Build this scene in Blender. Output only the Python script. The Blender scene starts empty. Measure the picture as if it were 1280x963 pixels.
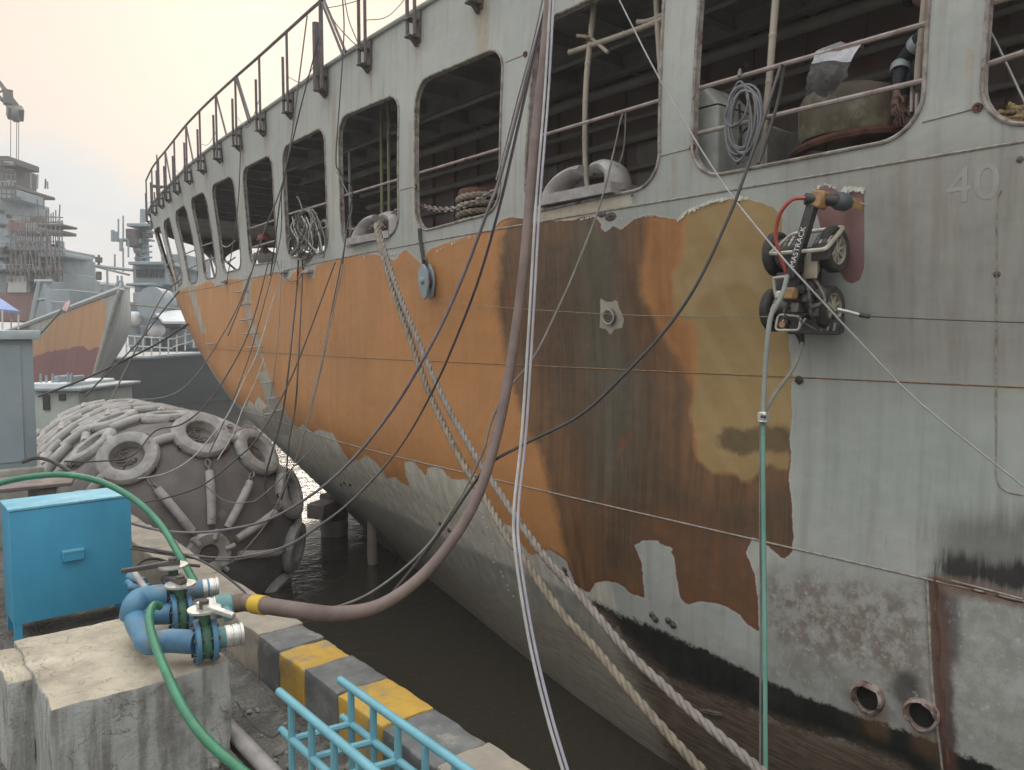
import bpy, bmesh, math, random
import numpy as np
from mathutils import Vector, Matrix
random.seed(7); np.random.seed(7)
SC = bpy.context.scene
COL = SC.collection
R_ = math.radians

# ------------------------------------------------------------------ camera
FPX = 950.0; CX = 640.0; CY = 481.5; HORIZON = 420.0; VPX = -180.0
PITCH = math.atan((CY-HORIZON)/FPX)
YAW = math.atan((CX-VPX)/FPX*math.cos(PITCH))
F = np.array([math.sin(YAW)*math.cos(PITCH), math.cos(YAW)*math.cos(PITCH), -math.sin(PITCH)])
R = np.array([math.cos(YAW), -math.sin(YAW), 0.0])
U = np.cross(R, F)
cd = bpy.data.cameras.new('camera'); cam = bpy.data.objects.new('camera', cd); COL.objects.link(cam)
cd.sensor_fit = 'HORIZONTAL'; cd.sensor_width = 36.0; cd.lens = FPX/1280*36.0
cd.clip_start = 0.05; cd.clip_end = 3000
m = Matrix(((R[0], U[0], -F[0], 0), (R[1], U[1], -F[1], 0), (R[2], U[2], -F[2], 0), (0, 0, 0, 1)))
cam.matrix_world = m
SC.camera = cam

# ------------------------------------------------------------------ sky, sun, exposure
SUN_AZ = R_(24); SUN_EL = R_(23)          # azimuth from +Y towards +X
w = bpy.data.worlds.new('World'); SC.world = w; w.use_nodes = True
nt = w.node_tree; nt.nodes.clear()
def wn(t, **k):
    n = nt.nodes.new(t)
    for a, b in k.items(): setattr(n, a, b)
    return n
out = wn('ShaderNodeOutputWorld'); bg = wn('ShaderNodeBackground'); bg2 = wn('ShaderNodeBackground'); add = wn('ShaderNodeMixShader'); add.inputs[0].default_value = .93   # thin evening cloud over nearly all of the sky
sky = wn('ShaderNodeTexSky', sky_type='NISHITA', sun_disc=False, sun_elevation=SUN_EL, sun_rotation=SUN_AZ)
sky.air_density = 1.5; sky.dust_density = 4.0
nt.links.new(sky.outputs[0], bg.inputs[0]); bg.inputs[1].default_value = 0.055
tc = wn('ShaderNodeTexCoord'); sx = wn('ShaderNodeSeparateXYZ'); nt.links.new(tc.outputs['Generated'], sx.inputs[0])
mp = wn('ShaderNodeMapping'); mp.inputs['Scale'].default_value = (2.2, 2.2, 5.5); nt.links.new(tc.outputs['Generated'], mp.inputs[0])
nz = wn('ShaderNodeTexNoise'); nz.inputs['Scale'].default_value = 1.1; nz.inputs['Detail'].default_value = 7; nz.inputs['Roughness'].default_value = .55
nt.links.new(mp.outputs[0], nz.inputs['Vector'])
mm = wn('ShaderNodeMath', operation='MULTIPLY_ADD'); nt.links.new(nz.outputs[0], mm.inputs[0]); mm.inputs[1].default_value = 0.34; nt.links.new(sx.outputs[2], mm.inputs[2])
rp = wn('ShaderNodeValToRGB'); nt.links.new(mm.outputs[0], rp.inputs[0])
e = rp.color_ramp.elements
e[0].position = 0.10; e[0].color = (.62, .58, .53, 1)
e[1].position = 1.0; e[1].color = (1.55, 1.60, 1.62, 1)
for p_, c_ in ((.20, (.56, .56, .55, 1)), (.29, (.435, .48, .53, 1)), (.345, (.46, .495, .53, 1)), (.385, (.58, .52, .475, 1)), (.56, (.625, .535, .465, 1)), (.72, (1.0, .975, .94, 1))):
    k = e.new(p_); k.color = c_
nt.links.new(rp.outputs[0], bg2.inputs[0]); bg2.inputs[1].default_value = 1.0
nt.links.new(bg.outputs[0], add.inputs[1]); nt.links.new(bg2.outputs[0], add.inputs[2]); nt.links.new(add.outputs[0], out.inputs[0])
sd = bpy.data.lights.new('sun', 'SUN'); so = bpy.data.objects.new('sun', sd); COL.objects.link(so)
sd.energy = 1.0; sd.angle = R_(12); sd.color = (1, .87, .70)
so.rotation_euler = (R_(90)-SUN_EL, 0, math.pi-SUN_AZ)
SC.view_settings.view_transform = 'Standard'; SC.view_settings.look = 'None'
SC.view_settings.exposure = 0.62; SC.view_settings.gamma = 1.0
SC.render.engine = 'CYCLES'
SC.cycles.max_bounces = 7; SC.cycles.diffuse_bounces = 4; SC.cycles.glossy_bounces = 3; SC.cycles.transmission_bounces = 3
SC.cycles.use_denoising = True

# ------------------------------------------------------------------ pixels of the 1280 px photograph to points of the place
WATER = -3.6; GROUND = -2.3; CURB = -2.0
def ray(u, v): return F + R*((u-CX)/FPX) - U*((v-CY)/FPX)
def pt(u, v, d): return ray(u, v)*d                      # d: depth along the view axis, metres
def atz(u, v, z):
    r = ray(u, v); return r*(z/r[2])
def atx(u, v, x):
    r = ray(u, v); return r*(x/r[0])
def aty(u, v, y):
    r = ray(u, v); return r*(y/r[1])
def proj(p):
    p = np.asarray(p, float); d = p@F
    return np.stack([CX+FPX*(p@R)/d, CY-FPX*(p@U)/d], -1)
def depth(p): return float(np.dot(p, F))

# ------------------------------------------------------------------ objects
def tag(o, label, cat, group=None, kind=None):
    o['label'] = label; o['category'] = cat
    if group: o['group'] = group
    if kind: o['kind'] = kind
    return o
def thing(name, label, cat, loc=(0, 0, 0), group=None, rot=None):
    o = bpy.data.objects.new(name, None); COL.objects.link(o)
    o.empty_display_size = .1; o.location = Vector([float(a) for a in loc])
    if rot is not None: o.rotation_euler = rot
    return tag(o, label, cat, group)
def wloc(o):
    v = Vector((0, 0, 0))
    while o is not None: v = v+o.location; o = o.parent
    return v
class MB:
    def __init__(s): s.v = []; s.f = []
    def add(s, vs, fs):
        b = len(s.v); s.v.extend([tuple(map(float, a)) for a in vs]); s.f.extend([tuple(i+b for i in f) for f in fs]); return s
    def box(s, c, size, rot=None, taper=None):
        hx, hy, hz = [a/2 for a in size]; c = np.array(c, float); vs = []
        for z in (-1, 1):
            t = 1 if (taper is None or z < 0) else taper
            for x, y in ((-1, -1), (1, -1), (1, 1), (-1, 1)): vs.append(np.array((x*hx*t, y*hy*t, z*hz)))
        if rot is not None: vs = [np.array(rot@Vector(a)) for a in vs]
        return s.add([c+a for a in vs], [(3, 2, 1, 0), (4, 5, 6, 7), (0, 1, 5, 4), (1, 2, 6, 5), (2, 3, 7, 6), (3, 0, 4, 7)])
    def hexa(s, b, t):                                      # two matching rings of points, bottom and top
        n = len(b); s.add(list(b)+list(t), [tuple(range(n-1, -1, -1)), tuple(range(n, 2*n))]+[(i, (i+1) % n, n+(i+1) % n, n+i) for i in range(n)]); return s
    def tube(s, pts, r, n=8, closed=False, caps=True, flat=None):
        P = [np.array(p, float) for p in pts]; m = len(P)
        rr = r if hasattr(r, '__len__') else [r]*m
        T = []
        for i in range(m):
            if closed: t = P[(i+1) % m]-P[i-1]
            else: t = P[min(i+1, m-1)]-P[max(i-1, 0)]
            T.append(t/(np.linalg.norm(t)+1e-12))
        a = np.array((0, 0, 1.)) if abs(T[0][2]) < .9 else np.array((1., 0, 0))
        nrm = np.cross(T[0], a); nrm /= np.linalg.norm(nrm); vs = []; fs = []
        for i in range(m):
            nrm = nrm-T[i]*np.dot(nrm, T[i]); nrm /= np.linalg.norm(nrm)+1e-12
            b = np.cross(T[i], nrm)
            for k in range(n):
                an = 2*math.pi*k/n; vs.append(P[i]+rr[i]*(math.cos(an)*nrm+math.sin(an)*b))
        for i in range(m if closed else m-1):
            j = (i+1) % m
            for k in range(n): fs.append((i*n+k, i*n+(k+1) % n, j*n+(k+1) % n, j*n+k))
        if caps and not closed: fs.append(tuple(range(n-1, -1, -1))); fs.append(tuple((m-1)*n+k for k in range(n)))
        return s.add(vs, fs)
    def cyl(s, a, b, r, r2=None, n=16): return s.tube([a, b], [r, r if r2 is None else r2], n)
    def lathe(s, prof, M, n=24, closed=False):              # prof: (radius, height) along local z of M
        vs = []; fs = []; m = len(prof)
        for r, h in prof:
            for k in range(n):
                an = 2*math.pi*k/n; vs.append(np.array(M@Vector((r*math.cos(an), r*math.sin(an), h))))
        for i in range(m if closed else m-1):
            j = (i+1) % m
            for k in range(n): fs.append((i*n+k, i*n+(k+1) % n, j*n+(k+1) % n, j*n+k))
        return s.add(vs, fs)
    def build(s, name, mat, parent=None, smooth=True, bevel=0, seg=1, sharp=38, jitter=0, sub=0):
        me = bpy.data.meshes.new(name)
        off = wloc(parent) if parent is not None else Vector((0, 0, 0))
        me.from_pydata([(a[0]-off.x, a[1]-off.y, a[2]-off.z) for a in s.v], [], s.f); me.update()
        if bevel or sub or jitter:
            bm = bmesh.new(); bm.from_mesh(me)
            if bevel:
                bm.normal_update()
                ed = [e for e in bm.edges if len(e.link_faces) == 2 and e.calc_face_angle(0) > R_(30)]
                bmesh.ops.bevel(bm, geom=ed, offset=bevel, segments=seg, affect='EDGES', profile=.6)
            if sub: bmesh.ops.subdivide_edges(bm, edges=bm.edges[:], cuts=sub, use_grid_fill=True)
            if jitter:
                for v in bm.verts: v.co += Vector((random.uniform(-1, 1), random.uniform(-1, 1), random.uniform(-1, 1)))*jitter
            bm.to_mesh(me); bm.free()
        bm = bmesh.new(); bm.from_mesh(me); bmesh.ops.recalc_face_normals(bm, faces=bm.faces[:]); bm.to_mesh(me); bm.free()
        if smooth:
            me.shade_smooth(); me.set_sharp_from_angle(angle=R_(sharp))
        if mat is not None: me.materials.append(mat)
        o = bpy.data.objects.new(name, me); COL.objects.link(o)
        if parent is not None: o.parent = parent
        return o
def copy_of(o, parent=None, M=None, name=None):
    c = o.copy(); COL.objects.link(c); c.parent = parent
    if M is not None: c.matrix_basis = M
    for ch in o.children:
        k = ch.copy(); COL.objects.link(k); k.parent = c
        for g in ch.children:
            q = g.copy(); COL.objects.link(q); q.parent = k
    return c
def structure(name, mb, mat, **k):
    o = mb.build(name, mat, None, **k); o['kind'] = 'structure'; return o
def crom(P, per=8):
    P = [np.array(p, float) for p in P]; Q = [2*P[0]-P[1]]+P+[2*P[-1]-P[-2]]; o = []
    for i in range(1, len(Q)-2):
        for k in range(per):
            t = k/per; a, b, c, d = Q[i-1:i+3]
            o.append(.5*((2*b)+(-a+c)*t+(2*a-5*b+4*c-d)*t*t+(-a+3*b-3*c+d)*t**3))
    o.append(P[-1]); return o
def frame(o, zaxis, up=(0, 0, 1)):
    z = Vector([float(a) for a in zaxis]).normalized(); u = Vector(up)
    if abs(z.dot(u)) > .98: u = Vector((0, 1, 0))
    x = u.cross(z).normalized(); y = z.cross(x)
    M = Matrix((x, y, z)).transposed().to_4x4(); M.translation = Vector([float(a) for a in o]); return M

# ------------------------------------------------------------------ materials
class N:
    """small node-tree writer"""
    def __init__(s, name):
        s.m = bpy.data.materials.new(name); s.m.use_nodes = True; s.t = s.m.node_tree
        s.b = s.t.nodes['Principled BSDF']; s.o = s.t.nodes['Material Output']
        s.tc = s.t.nodes.new('ShaderNodeTexCoord')
    def n(s, ty, ins=None, **k):
        x = s.t.nodes.new(ty)
        for a, b in k.items(): setattr(x, a, b)
        for a, b in (ins or {}).items(): s.set(x.inputs[a], b)
        return x
    def set(s, sock, val):
        if hasattr(val, 'is_output') or isinstance(val, bpy.types.NodeSocket): s.t.links.new(val, sock)
        elif isinstance(val, (tuple, list)) and len(val) == 3 and sock.type == 'RGBA': sock.default_value = (*val, 1)
        else: sock.default_value = val
    def coord(s, scale=(1, 1, 1), which='Object', loc=(0, 0, 0)):
        return s.n('ShaderNodeMapping', {'Vector': s.tc.outputs[which], 'Scale': scale, 'Location': loc}).outputs[0]
    def noise(s, scale=5, detail=6, rough=.55, vec=None, dist=0):
        return s.n('ShaderNodeTexNoise', {'Vector': vec if vec is not None else s.tc.outputs['Object'], 'Scale': scale, 'Detail': detail, 'Roughness': rough, 'Distortion': dist}).outputs[0]
    def math(s, op, a, b=0., c=0., clamp=False):
        x = s.n('ShaderNodeMath', operation=op, use_clamp=clamp); s.set(x.inputs[0], a); s.set(x.inputs[1], b)
        if op in ('MULTIPLY_ADD', 'SMOOTH_MIN'): s.set(x.inputs[2], c)
        return x.outputs[0]
    def ss(s, x, a, b):
        q = s.n('ShaderNodeMapRange', {'Value': x, 'From Min': a, 'From Max': b}, interpolation_type='SMOOTHSTEP', clamp=True); return q.outputs[0]
    def mix(s, fac, a, b, mode='MIX'):
        q = s.n('ShaderNodeMix', data_type='RGBA', blend_type=mode, clamp_factor=True)
        s.set(q.inputs[0], fac); s.set(q.inputs[6], a); s.set(q.inputs[7], b); return q.outputs[2]
    def attr(s, name): return s.n('ShaderNodeAttribute', attribute_name=name).outputs['Fac']
    def bump(s, h, strength=.3, dist=.02, normal=None):
        q = s.n('ShaderNodeBump', {'Height': h, 'Strength': strength, 'Distance': dist})
        if normal is not None: s.set(q.inputs['Normal'], normal)
        return q.outputs[0]
    def done(s, col, rough=.6, metal=0., normal=None, spec=None):
        s.set(s.b.inputs['Base Color'], col); s.set(s.b.inputs['Roughness'], rough); s.set(s.b.inputs['Metallic'], metal)
        if normal is not None: s.set(s.b.inputs['Normal'], normal)
        if spec is not None: s.b.inputs['Specular IOR Level'].default_value = spec
        return s.m
def mat(name, c1, c2=None, c3=None, scale=6, rough=.65, metal=0., bump=.25, bscale=45, bdist=.006, stretch=(1, 1, 1), f3=(.62, .72), s3=3, spec=None):
    """worn surface: two tones from noise, a third in patches (rust, dirt, chips)"""
    q = N(name); v = q.coord(stretch)
    n1 = q.noise(scale, 7, .62, v)
    c = q.mix(q.ss(n1, .35, .68), c1, c2 if c2 else tuple(a*.72 for a in c1))
    if c3:
        n3 = q.noise(s3, 9, .68, q.coord(stretch, loc=(3.1, 7.7, 1.9)))
        c = q.mix(q.ss(n3, *f3), c, c3)
    pits = q.ss(q.noise(scale*9, 3, .6, v), .68, .74); c = q.mix(q.math('MULTIPLY', pits, .35), c, tuple(a*.55 for a in c1))
    nb = q.noise(bscale, 5, .6, v)
    rr = q.ss(n1, .2, .9); rr = q.math('MULTIPLY_ADD', rr, .22, max(0, rough-.1))
    return q.done(c, rr, metal, q.bump(nb, bump, bdist), spec)
# ================================================================== the ship: hull surface
def pchip(xs, ys):
    xs = np.asarray(xs, float); ys = np.asarray(ys, float); h = np.diff(xs); hh = h.reshape(-1, *([1]*(ys.ndim-1)))
    dl = np.diff(ys, axis=0)/hh; m = np.zeros_like(ys); m[0] = dl[0]; m[-1] = dl[-1]
    m[1:-1] = (dl[:-1]*hh[1:]+dl[1:]*hh[:-1])/(hh[1:]+hh[:-1])
    def ev(x):
        x = np.asarray(x, float)
        i = np.clip(np.searchsorted(xs, x)-1, 0, len(xs)-2); hI = h[i]; t = (x-xs[i])/hI
        sh = t.shape+(1,)*(ys.ndim-1); t = t.reshape(sh); hI = np.asarray(hI).reshape(sh)
        return ys[i]*(2*t**3-3*t**2+1)+m[i]*hI*(t**3-2*t**2+t)+ys[i+1]*(-2*t**3+3*t**2)+m[i+1]*hI*(t**3-t**2)
    return ev
Y0 = -3.0
# level, waterline curve (y, x) at that level, where the side turns towards the stem (x, y)
LV = [
 (-5.0, [(-3, 5.6), (3.7, 5.7), (7, 6.4), (10, 7.2)], (8.0, 12.2)),
 (-3.6, [(-3, 4.86), (1, 4.88), (3.7, 5.03), (5.18, 5.3), (6.53, 5.62), (7.9, 5.97), (9.95, 6.47)], (7.15, 12.5)),
 (-2.35, [(-3, 4.62), (2, 4.62), (3.18, 4.70), (4.55, 4.83), (6.06, 5.0), (7.67, 5.18), (9.43, 5.42)], (6.4, 14.0)),
 (-1.42, [(-3, 4.69), (2, 4.69), (5.6, 4.73), (7.5, 4.76), (9., 4.84), (11.5, 5.2)], (5.95, 15.7)),
 (-.275, [(-3, 4.72), (2.6, 4.72), (6, 4.72), (8.5, 4.76), (11, 4.98), (14.0, 5.38)], (6.02, 18.2)),
 (1.0, [(-3, 4.62), (2.5, 4.6), (5, 4.6), (7.3, 4.67), (8.9, 4.78), (12.3, 5.16), (15.5, 5.55)], (6.1, 20.0)),
 (3.5, [(-3, 4.72), (2, 4.72), (6.7, 4.72), (9.1, 4.79), (11.5, 4.96), (14.1, 5.13), (16.5, 5.36), (18.8, 5.68), (21, 6.0)], (6.55, 23.6)),
]
LVZ = np.array([l[0] for l in LV]); yT = pchip(LVZ, np.array([l[2][1] for l in LV]))
NS = np.linspace(0, 1.3, 131); XS = []
for z, c, T in LV:
    ys = [a for a, b in c]+[T[1]]; xs = [b for a, b in c]+[T[0]]; L = T[1]-Y0; sl = T[0]/T[1]
    for k in range(1, 7):
        t = k/6*.3*L; ys.append(T[1]+t); xs.append(T[0]+sl*t*1.02+.075*t*t)
    XS.append(pchip(ys, xs)(Y0+L*NS))
XZ = pchip(LVZ, np.array(XS))
def hull_x(y, z):
    y = np.atleast_1d(np.asarray(y, float)); z = np.atleast_1d(np.asarray(z, float))
    s = (y-Y0)/(yT(z)-Y0); row = XZ(z); f = np.clip(s/1.3*130, 0, 129.999); i = f.astype(int); t = f-i; a = np.arange(len(i))
    return row[a, i]*(1-t)+row[a, i+1]*t
def hx(y, z): return float(hull_x(y, z)[0])
def hull_row(s, z):                                         # points of one level
    y = Y0+s*(float(yT(z))-Y0); x = np.interp(s, NS, XZ(np.array([z]))[0]); return np.stack([x, y, np.full_like(x, z)], -1)
def hull_pts(s, z):
    s = np.asarray(s, float); z = np.asarray(z, float); y = Y0+s*(yT(z)-Y0); return np.stack([hull_x(y, z), y, z], -1)
def hit(u, v, off=0.0):
    """where the sight line through a photograph pixel meets the ship's side (off: metres out from the plating)"""
    r = ray(u, v); t = np.linspace(2, 30, 700); p = r[None]*t[:, None]; ok = (p[:, 2] > -4.95) & (p[:, 2] < 4.2)
    g = np.full(len(t), -9.); g[ok] = p[ok, 0]-hull_x(p[ok, 1], p[ok, 2])+off
    k = np.nonzero(g > 0)[0]
    if len(k) == 0: return p[int(np.argmax(g))]
    a, b = t[max(k[0]-1, 0)], t[k[0]]
    for _ in range(18):
        c = (a+b)/2; q = r*c
        if q[0]-hx(q[1], q[2])+off > 0: b = c
        else: a = c
    return r*a
def hull_n(p):                                              # outward normal
    e = .05; y, z = p[1], p[2]
    dy = np.array([hx(y+e, z)-hx(y-e, z), 2*e, 0]); dz = np.array([hx(y, z+e)-hx(y, z-e), 0, 2*e]); n = np.cross(dz, dy)
    n /= np.linalg.norm(n); return n if n[0] < 0 else -n
def sz(p): return ((p[1]-Y0)/(float(yT(p[2]))-Y0), p[2])

ZD = 3.5; ZB = 0.93
# the openings along the mooring deck: TL, TR, BR, BL in the photograph
WIN = [
 [(192, 289), (200, 283), (222, 361), (219, 363)],
 [(203, 279), (212, 271), (230, 351), (223, 359)],
 [(217, 266), (231.5, 255.5), (249, 352), (237, 355)],
 [(237.5, 249), (256.5, 238.5), (271.5, 346), (256, 350)],
 [(264.5, 232), (292, 218.5), (302, 336), (278.5, 342)],
 [(303.5, 211), (340.5, 192), (347, 327.5), (312.5, 332)],
 [(353.4, 184), (406, 158), (411.5, 315), (359.5, 323)],
 [(423.5, 148), (499.5, 116), (499.5, 292), (428, 311)],
 [(520, 103), (630, 56), (626, 264), (521, 291.5)],
 [(662, 40), (833, -42), (825, 232), (656, 268)],
 [(874, -62), (1163, -215), (1153, 169), (865, 225)],
 [(1233, -245), (1600, -440), (1560, 60), (1224, 160)],
]
def on_level(u, v, zmax=3.36):
    p = hit(u, v)
    return p
WSZ = []
for q in WIN:
    c = []
    for k, (u, v) in enumerate(q):
        p = hit(u, v) if v > -10 and u < 1285 else None
        c.append(None if p is None else list(sz(p)))
    WSZ.append(c)
# the tops of the nearest openings lie above the photograph: carry their sides on at the height of the others
TOPZ = 2.74
def carry(p0, p1, z):                                       # a side seen at two heights, carried on to height z
    a, b = hit(*p0), hit(*p1); y = a[1]+(b[1]-a[1])*(z-a[2])/(b[2]-a[2]); return [(y-Y0)/(float(yT(z))-Y0), z]
WSZ[9][0] = carry((655, 240), (668, 60), TOPZ); WSZ[9][1] = carry((825, 186), (830, 4), TOPZ)
WSZ[10][0] = carry((865, 185), (874, 4), TOPZ); WSZ[10][1] = carry((1154, 134), (1161, 4), TOPZ)
lz = list(sz(hit(1224, 166))); WSZ[11][3] = lz; WSZ[11][0] = carry((1225, 120), (1234, 4), TOPZ)
WSZ[11][2] = [lz[0]-.075, lz[1]-.01]; WSZ[11][1] = [WSZ[11][0][0]-.07, TOPZ]
PARTING = []                                                # s at the bottom and top of each pillar's middle, fore to aft
def build_bays():
    """every bay: its four outer corners and its opening's loop, in (s, z)"""
    bays = []; mids = []
    for i in range(len(WSZ)-1):
        a, b = WSZ[i], WSZ[i+1]
        def at(c0, c1, z):
            t = (z-c0[1])/(c1[1]-c0[1]); return c0[0]+t*(c1[0]-c0[0])
        zb, zt = ZB, ZD
        mids.append(((at(a[2], a[1], zb)+at(b[3], b[0], zb))/2, (at(a[2], a[1], zt)+at(b[3], b[0], zt))/2))
    a = WSZ[0]; first = (1.03, 1.02); last = (0.0, 0.0)
    mids = [first]+mids+[last]
    for i, c in enumerate(WSZ):
        bays.append((mids[i], mids[i+1], c))
    # one more opening, round the turn of the bow
    bays.insert(0, ((1.19, 1.19), first, [[1.187, 3.12], [1.045, 3.12], [1.045, 1.3], [1.187, 1.3]]))
    return bays
BAYS = build_bays()
def hole_loop(c, n, rad=.24):
    """rounded quad in (s, z): four sides of n+1 points, each from corner middle to corner middle"""
    P = [hull_pts([a[0]], [a[1]])[0] for a in c]
    # work in (length, z)
    L = [np.array([Y0+a[0]*(float(yT(a[1]))-Y0), a[1]]) for a in c]
    w_ = min(np.linalg.norm(L[1]-L[0]), np.linalg.norm(L[2]-L[3])); r = min(rad, .3*w_)
    def corner(k):
        p = L[k]; a = L[k-1]-p; b = L[(k+1) % 4]-p; a /= np.linalg.norm(a); b /= np.linalg.norm(b)
        th = math.acos(np.clip(np.dot(a, b), -1, 1)); tl = r/math.tan(th/2); ce = p+(a+b)/np.linalg.norm(a+b)*r/math.sin(th/2)
        s0 = p+a*tl-ce; s1 = p+b*tl-ce; a0 = math.atan2(s0[1], s0[0]); a1 = math.atan2(s1[1], s1[0]); d = (a1-a0+math.pi) % (2*math.pi)-math.pi
        return [ce+r*np.array([math.cos(a0+d*t), math.sin(a0+d*t)]) for t in np.linspace(0, 1, 9)]
    C = [corner(k) for k in range(4)]; sides = []
    for k in range(4):
        pl = C[k][4:]+C[(k+1) % 4][:5]; pl = np.array(pl); se = np.r_[0, np.cumsum(np.linalg.norm(np.diff(pl, axis=0), axis=1))]
        # crowd points at the rounded ends
        m_ = n-8; t = np.r_[se[:5], se[4]+(se[5]-se[4])*np.arange(1, m_)/m_, se[5:]]
        sides.append(np.stack([np.interp(t, se, pl[:, 0]), np.interp(t, se, pl[:, 1])], -1))
    return sides                                            # top, fore-to-aft order follows c: TL->TR, TR->BR, BR->BL, BL->TL
def to_surface(yz):
    yz = np.asarray(yz); return np.stack([hull_x(yz[:, 0], yz[:, 1]), yz[:, 0], yz[:, 1]], -1)

# ---- where each coat of paint or stain begins and ends, read off the photograph
POLY = {}
POLY['primer'] = [(205,374),(222,366),(236,357),(244,359),(262,351),(270,356),(280,359),(283,349),(303,349),(316,350),(330,344),(345,340),(352,345),(357,353),(364,345),(371,336),(379,331),(386,345),(393,348),(395,332),(418,325),(440,321),(465,318),(480,321),(493,326),(507,311),(516,321),(527,330),(533,319),(540,310),(574,299),(617,286),(627,275),(639,271),(655,274),(667,282),(677,277),(717,275),(739,268),(751,279),(751,289),(758,290),(767,282),(776,288),(792,275),(807,270),(815,269),(835,273),(849,276),(856,267),(875,258),(893,252),(917,249),(941,250),(966,259),(978,272),(975,300),(985,360),(985,420),(991,470),(988,490),(990,523),(987,545),(989,571),(986,600),(990,630),(990,650),(992,668),(990,690),(979,700),(962,684),(942,670),(932,690),(944,720),(947,751),(949,791),(935,781),(922,766),(905,757),(895,754),(875,752),(858,756),(850,747),(846,720),(843,697),(838,690),(841,684),(828,682),(823,676),(803,675),(793,682),(801,700),(804,724),(806,747),(791,744),(774,729),(757,726),(744,729),(737,741),(727,736),(720,734),(713,715),(707,700),(687,687),(677,690),(663,695),(650,677),(640,659),(615,645),(605,628),(590,612),(585,600),(565,599),(558,594),(552,585),(545,581),(535,586),(532,595),(525,587),(517,577),(506,577),(506,587),(512,609),(500,602),(492,596),(484,599),(476,585),(467,575),(457,569),(450,575),(437,577),(430,567),(422,552),(416,542),(399,537),(391,541),(378,530),(371,537),(364,528),(356,514),(345,495),(336,500),(333,507),(323,495),(318,507),(312,500),(309,507),(302,508),(290,500),(250,440)]
POLY['strip'] = [(303,345),(314,345),(313,397),(321,418),(326,437),(336,468),(345,495),(356,514),(368,530),(360,545),(330,540),(328,512),(334,508),(328,487),(322,466),(333,463),(323,442),(316,421),(307,394)]
POLY['stripe'] = [(233,352),(241,352),(246,372),(252,398),(258,416),(252,418),(246,398),(238,372)]
POLY['dark'] = [(660,262),(637,272),(627,300),(623,330),(621,391),(628,425),(634,450),(646,503),(654,532),(668,552),(673,560),(685,601),(700,669),(707,700),(716,745),(960,800),(1070,760),(1070,560),(960,570),(925,588),(893,588),(873,571),(868,545),(863,520),(868,484),(862,470),(849,447),(834,425),(818,395),(803,365),(805,330),(812,290),(814,262)]
POLY['run'] = [(720,268),(772,268),(776,330),(782,400),(800,470),(795,560),(780,620),(745,620),(742,560),(735,480),(722,400),(716,320)]
POLY['orange_band'] = [(812,272),(853,275),(850,330),(843,350),(845,400),(868,408),(870,470),(858,470),(849,446),(834,424),(818,392),(806,360),(808,320)]  # narrow band of brighter orange primer beside the ochre
POLY['redrust'] = [(800,640),(880,640),(960,690),(950,800),(880,756),(850,750),(842,697),(800,672)]
POLY['ochre'] = [(858,262),(856,290),(853,323),(841,342),(844,396),(868,405),(871,440),(871,474),(866,500),(863,518),(868,535),(873,545),(872,571),(884,585),(893,591),(915,590),(932,605),(950,590),(961,578),(975,590),(992,585),(1000,470),(1000,250),(900,240)]
POLY['blotch'] = [(895,545),(905,536),(930,538),(955,532),(992,535),(995,566),(950,566),(925,570),(900,560)]
POLY['smear'] = [(858,350),(880,335),(915,318),(950,330),(975,355),(985,375),(960,372),(925,352),(890,362),(862,392)]
POLY['maroon'] = [(1016,243),(1022,234),(1031,230),(1042,234),(1048,242),(1056,240),(1080,238),(1081,300),(1080,335),(1075,350),(1066,355),(1056,352),(1050,340),(1040,330),(1030,300),(1024,280)]
POLY['lower'] = [(440,618),(460,627),(495,642),(530,660),(575,682),(620,702),(680,726),(737,752),(800,778),(892,818),(1000,868),(1168,928),(1300,985),(1300,1300),(300,1300)]
POLY['pale'] = [(300,500),(345,500),(420,535),(520,570),(590,600),(650,660),(700,715),(760,725),(770,760),(737,752),(680,726),(620,702),(575,682),(530,660),(495,642),(440,618),(380,580)]  # scuffed pale band; its tone also carries painted light off the water
POLY['sootwide'] = [(1165,735),(1168,660),(1190,640),(1300,640),(1300,740)]
POLY['boot'] = [(737,750),(775,768),(815,784),(892,818),(940,842),(1000,868),(1080,897),(1168,928),(1300,985),(1300,1060),(1130,960),(1054,926),(1000,914),(960,897),(910,880),(875,868),(838,850),(814,836),(784,802),(755,770)]
POLY['bilge'] = [(755,770),(784,802),(814,836),(838,850),(875,868),(910,880),(960,897),(1000,914),(1054,926),(1130,960),(1300,1060),(1300,1300),(900,1300),(846,960),(820,900),(800,850),(780,810)]
POLY['grime'] = [(955,718),(1000,712),(1060,724),(1110,730),(1156,740),(1162,800),(1160,880),(1120,850),(1080,840),(1040,830),(1000,815),(958,800)]
POLY['soot'] = [(1170,728),(1172,704),(1180,690),(1215,696),(1250,705),(1300,700),(1300,748),(1230,732)]
POLY['rustbar'] = [(1158,722),(1180,724),(1184,760),(1186,800),(1192,880),(1198,975),(1172,975),(1167,880),(1160,800)]
POLY['ruststrip'] = [(1163,720),(1200,722),(1300,748),(1300,768),(1240,752),(1170,738)]
POLY['rustrun'] = [(1072,886),(1112,893),(1108,925),(1082,915)]
POLY['rustrun2'] = [(1138,912),(1174,922),(1166,950),(1142,938)]
POLY['lowright'] = [(950,716),(1010,706),(1160,724),(1300,756),(1300,985),(1168,928),(1000,868),(950,850)]
POLY['burn'] = [(1118,860),(1124,842),(1140,840),(1152,868),(1150,885),(1130,880)]
POLY['scald'] = [(1180,745),(1196,745),(1200,800),(1196,830),(1184,820)]
POLY['lightpatch'] = [(1003,480),(1100,478),(1180,500),(1280,560),(1300,640),(1200,660),(1100,650),(1003,640)]
POLY['patina'] = [(990,218),(1150,190),(1290,175),(1300,480),(1090,470),(1085,240)]
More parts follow.
